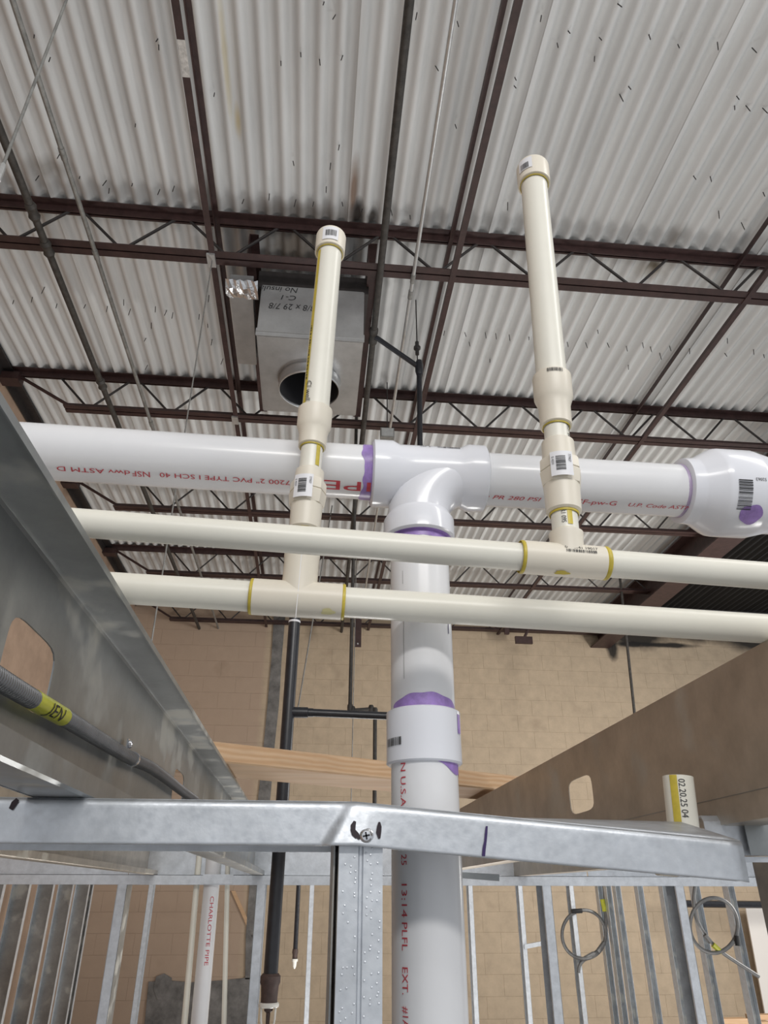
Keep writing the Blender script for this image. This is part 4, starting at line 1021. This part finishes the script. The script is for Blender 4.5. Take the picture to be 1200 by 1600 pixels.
MB().lathe(V(a[0], YD, zg+.004), V(a[0], YD, zg-.05), [(0, .010), (.012, .010), (.016, .005), (.044, .004), (.045, .009), (.048, .009)], 14).build('sprinkler_head', rust_m, root, 30)
# branch of the drop
b0 = P(458, 1113, y=YD); b1 = P(655, 1121, y=YD)
MB().lathe(V(xd, YD, b0[2]), V(xd+.07, YD, b0[2]), [(0, .012), (.02, .0145), (.055, .0145), (.056, .012), (.07, .012)], 16).build('branch_tee', blackpipe_m, root, 30)
MB().lathe(P(469, 1113, y=YD), P(474, 1113, y=YD), [(0, .0135), (.01, .0135)], 16).build('white_collar', whitep_m, root, 30)
MB().tube(P(473, 1113, y=YD), b1, .0108, 16).build('branch_pipe', blackpipe_m, root)
MB().lathe(b1-V(.03, 0, 0), b1, [(0, .0135), (.028, .0135), (.03, .010)], 16).build('end_cap', blackpipe_m, root, 30)
# farther offset drop
YE = 4.6
pp = [P(543, 955, y=YE), P(547, 1106, y=YE), P(551, 1110, y=YE), P(580, 1108, y=YE), P(586, 1112, y=YE), P(595, 1330, y=YE)]
pp[0] = V(pp[1][0]-.004, YE, H+.055); pp[5] = V(pp[4][0]+.002, YE, P(595, 1330, y=YE)[2])
root = thing('offset_drop_pipe', pp[5], 'thin dark pipe with an elbow offset behind the drain pipe', 'pipe')
MB().path(pp, .0125, 12).build('pipe', dustpipe_m, root, 50)
for p in (pp[1], pp[2], pp[3], pp[4]): MB().lathe(p+V(0, 0, .025), p-V(0, 0, .025), [(0, .013), (.012, .018), (.038, .018), (.05, .013)], 12).build('elbow', dustpipe_m, root)
# small drop far back
YG = 6.0
t0 = P(467, 1375, y=YG); t1 = P(465, 1484, y=YG); t1[0] = t0[0]
root = thing('far_sprinkler_drop', t1-V(0, 0, .12), 'small distant black sprinkler drop left of the near stud', 'sprinkler')
MB().tube(t1, V(t0[0], YG, .48), .0165, 14).build('pipe', blackpipe_m, root)
MB().lathe(V(t0[0], YG, .44), V(t0[0], YG, .50), [(0, .02), (.01, .024), (.05, .024), (.06, .02)], 14).build('elbow', blackpipe_m, root)
MB().tube(V(LEFT_X, YG, .48), V(t0[0], YG, .48), .0165, 14).build('feed_pipe', blackpipe_m, root)
MB().lathe(t1+V(0, 0, .005), t1-V(0, 0, .055), [(0, .019), (.02, .022), (.035, .018), (.06, .018)], 14).build('reducer', rust_m, root)
MB().lathe(t1-V(0, 0, .055), t1-V(0, 0, .115), [(0, .022), (.015, .022), (.017, .015), (.045, .012), (.06, .004)], 12).build('guarded_head', whitep_m, root)
# slack wires and odd steel at the back wall
def line(name, u0, v0, u1, v1, y, r, m, label, cat, y1=None):
    tag(MB().tube(P(u0, v0, y=y), P(u1, v1, y=y if y1 is None else y1), r, 8).build(name, m), label, cat)
line('brace_wire', 519, 790, 465, 1110, 5.93, .006, conduit_m, 'slanting brace wire right of the black sprinkler drop', 'wire')
line('drop_wire', 557, 862, 547, 1330, 7.42, .005, conduit_m, 'thin vertical wire between the black drop and the drain pipe', 'wire')
line('hanging_rod', 966, 878, 992, 1120, 7.47, .016, dustpipe_m, 'dark hanging rod above the right ceiling joist', 'rod')
r = thing('steel_tab', P(558, 1010, y=8.6), 'dark red flat steel tab hanging by the back wall', 'steel tab')
q = P(555, 940, y=8.6); q1 = P(563, 1011, y=8.6)
MB().box(q[0], q1[0]+.01, 8.6, 8.61, q1[2], q[2]+.5).build('flat_bar', iron_m, r, 0)
MB().lathe(V((q[0]+q1[0])/2+.005, 8.6, q1[2]+.04), V((q[0]+q1[0])/2+.005, 8.59, q1[2]+.04), [(0, .012), (.01, .01)], 10).build('bolt', emt_m, r)
r = thing('steel_bracket', P(818, 1003, y=8.7), 'small dark red bracket hanging in front of the back wall', 'bracket')
q = P(805, 998, y=8.7); q1 = P(832, 1005, y=8.7)
MB().box(q[0], q1[0], 8.68, 8.72, q1[2]-.01, q[2]+.03).build('plate', iron_m, r, 0)
MB().tube(P(818, 999, y=8.7), P(836, 960, y=8.7), .018, 8).build('arm', iron_m, r)
MB().tube(P(836, 960, y=8.7), P(838, 930, y=8.7), .018, 8).build('hanger', iron_m, r)
MB().box(P(788, 985, y=8.7)[0], P(795, 985, y=8.7)[0], 8.68, 8.72, P(790, 991, y=8.7)[2], P(790, 940, y=8.7)[2]).build('stub', iron_m, r, 0)
line('fire_main', 1070, 1412, 1230, 1414, 8.4, .035, blackpipe_m, 'thick black pipe low on the far wall at the right', 'pipe')

# coils of armoured cable hanging from the studs
def coil(label, ctr, ru, rv, rot, tail, y, th, tape):
    root = thing('cable_coil', P(ctr[0], ctr[1]+rv, y=y), label, 'cable', 'cable coils on the studs')
    n = 60; loop = []
    for k in range(n+9):
        q = 2*math.pi*k/n+rot; u = ctr[0]+ru*math.cos(q)+(.6*k/n); v = ctr[1]+rv*math.sin(q)
        loop.append(P(u, v, y=y+.03*k/n))
    MB().path(loop, th, 8).build('loop', coil_m, root, 50)
    tl_ = smooth_path([P(u, v, y=y+.02) for u, v in tail], 8)
    MB().path(tl_, th, 8).build('tail', coil_m, root, 50)
    for u0, v0, u1, v1, m_ in tape:
        MB().tube(P(u0, v0, y=y+.01), P(u1, v1, y=y+.01), th*1.35, 10).build('tape_wrap', m_, root)
coil('coil of armoured cable with a black wrap hanging in the middle of the far studs', (912, 1460), 34, 38, 1.2, [(941, 1360), (945, 1400), (947, 1440), (945, 1470), (935, 1485), (915, 1498), (906, 1508), (904, 1520)], 6.35, .013, [(893, 1424, 909, 1423, black_m), (941, 1405, 945, 1424, tape_m), (934, 1487, 944, 1473, coil_m), (914, 1498, 928, 1490, coil_m)])
coil('coil of armoured cable with a long tail hanging at the right', (1115, 1446), 37, 43, .6, [(1086, 1385), (1084, 1410), (1090, 1440), (1108, 1468), (1127, 1487), (1150, 1503), (1186, 1526)], 4.3, .010, [(1114, 1476, 1127, 1488, tape_m), (1151, 1462, 1153, 1478, black_m), (1101, 1461, 1110, 1472, coil_m)])
# white board and lumber in the far right corner
q = [P(1163, 1418, y=8.9), P(1215, 1416, y=8.9), P(1240, 1620, y=8.9), P(1196, 1575, y=8.9)]
q = [P(1165, 1418, y=8.9), P(1290, 1418, y=8.9), P(1330, 1640, y=8.9), P(1206, 1640, y=8.9)]
tag(MB().add(q+[p+V(0, .02, 0) for p in q], [(0, 1, 2, 3), (4, 7, 6, 5), (0, 4, 5, 1), (1, 5, 6, 2), (2, 6, 7, 3), (3, 7, 4, 0)]).build('white_board', boardw_m, None, 0), 'white board leaning on the far wall at the right edge', 'board')
r = thing('lumber_rack', P(1165, 1620, y=7.5), 'stack of pine lumber at the bottom right corner', 'lumber')
for i, (u0, u1, v) in enumerate(((1130, 1168, 1592), (1130, 1230, 1598), (1172, 1235, 1586))):
    a = P(u0, v, y=7.5+.1*i); b = P(u1, v, y=7.5+.1*i)
    MB().box(a[0], b[0], a[1], a[1]+.09, a[2]-.04, a[2]).build('plank', wood_m, r, 0)
MB().box(*sorted((P(1140, 1590, y=7.6)[0], P(1220, 1590, y=7.6)[0])), 7.62, 7.66, -ZC, P(1160, 1600, y=7.6)[2]-.05).build('rack_back', wood_m, r, 0)

# ------------------------------------------------------------------ raise everything to floor level
for o in SC.objects:
    if o.parent is None and o.type in ('MESH', 'EMPTY'): o.location.z += ZC
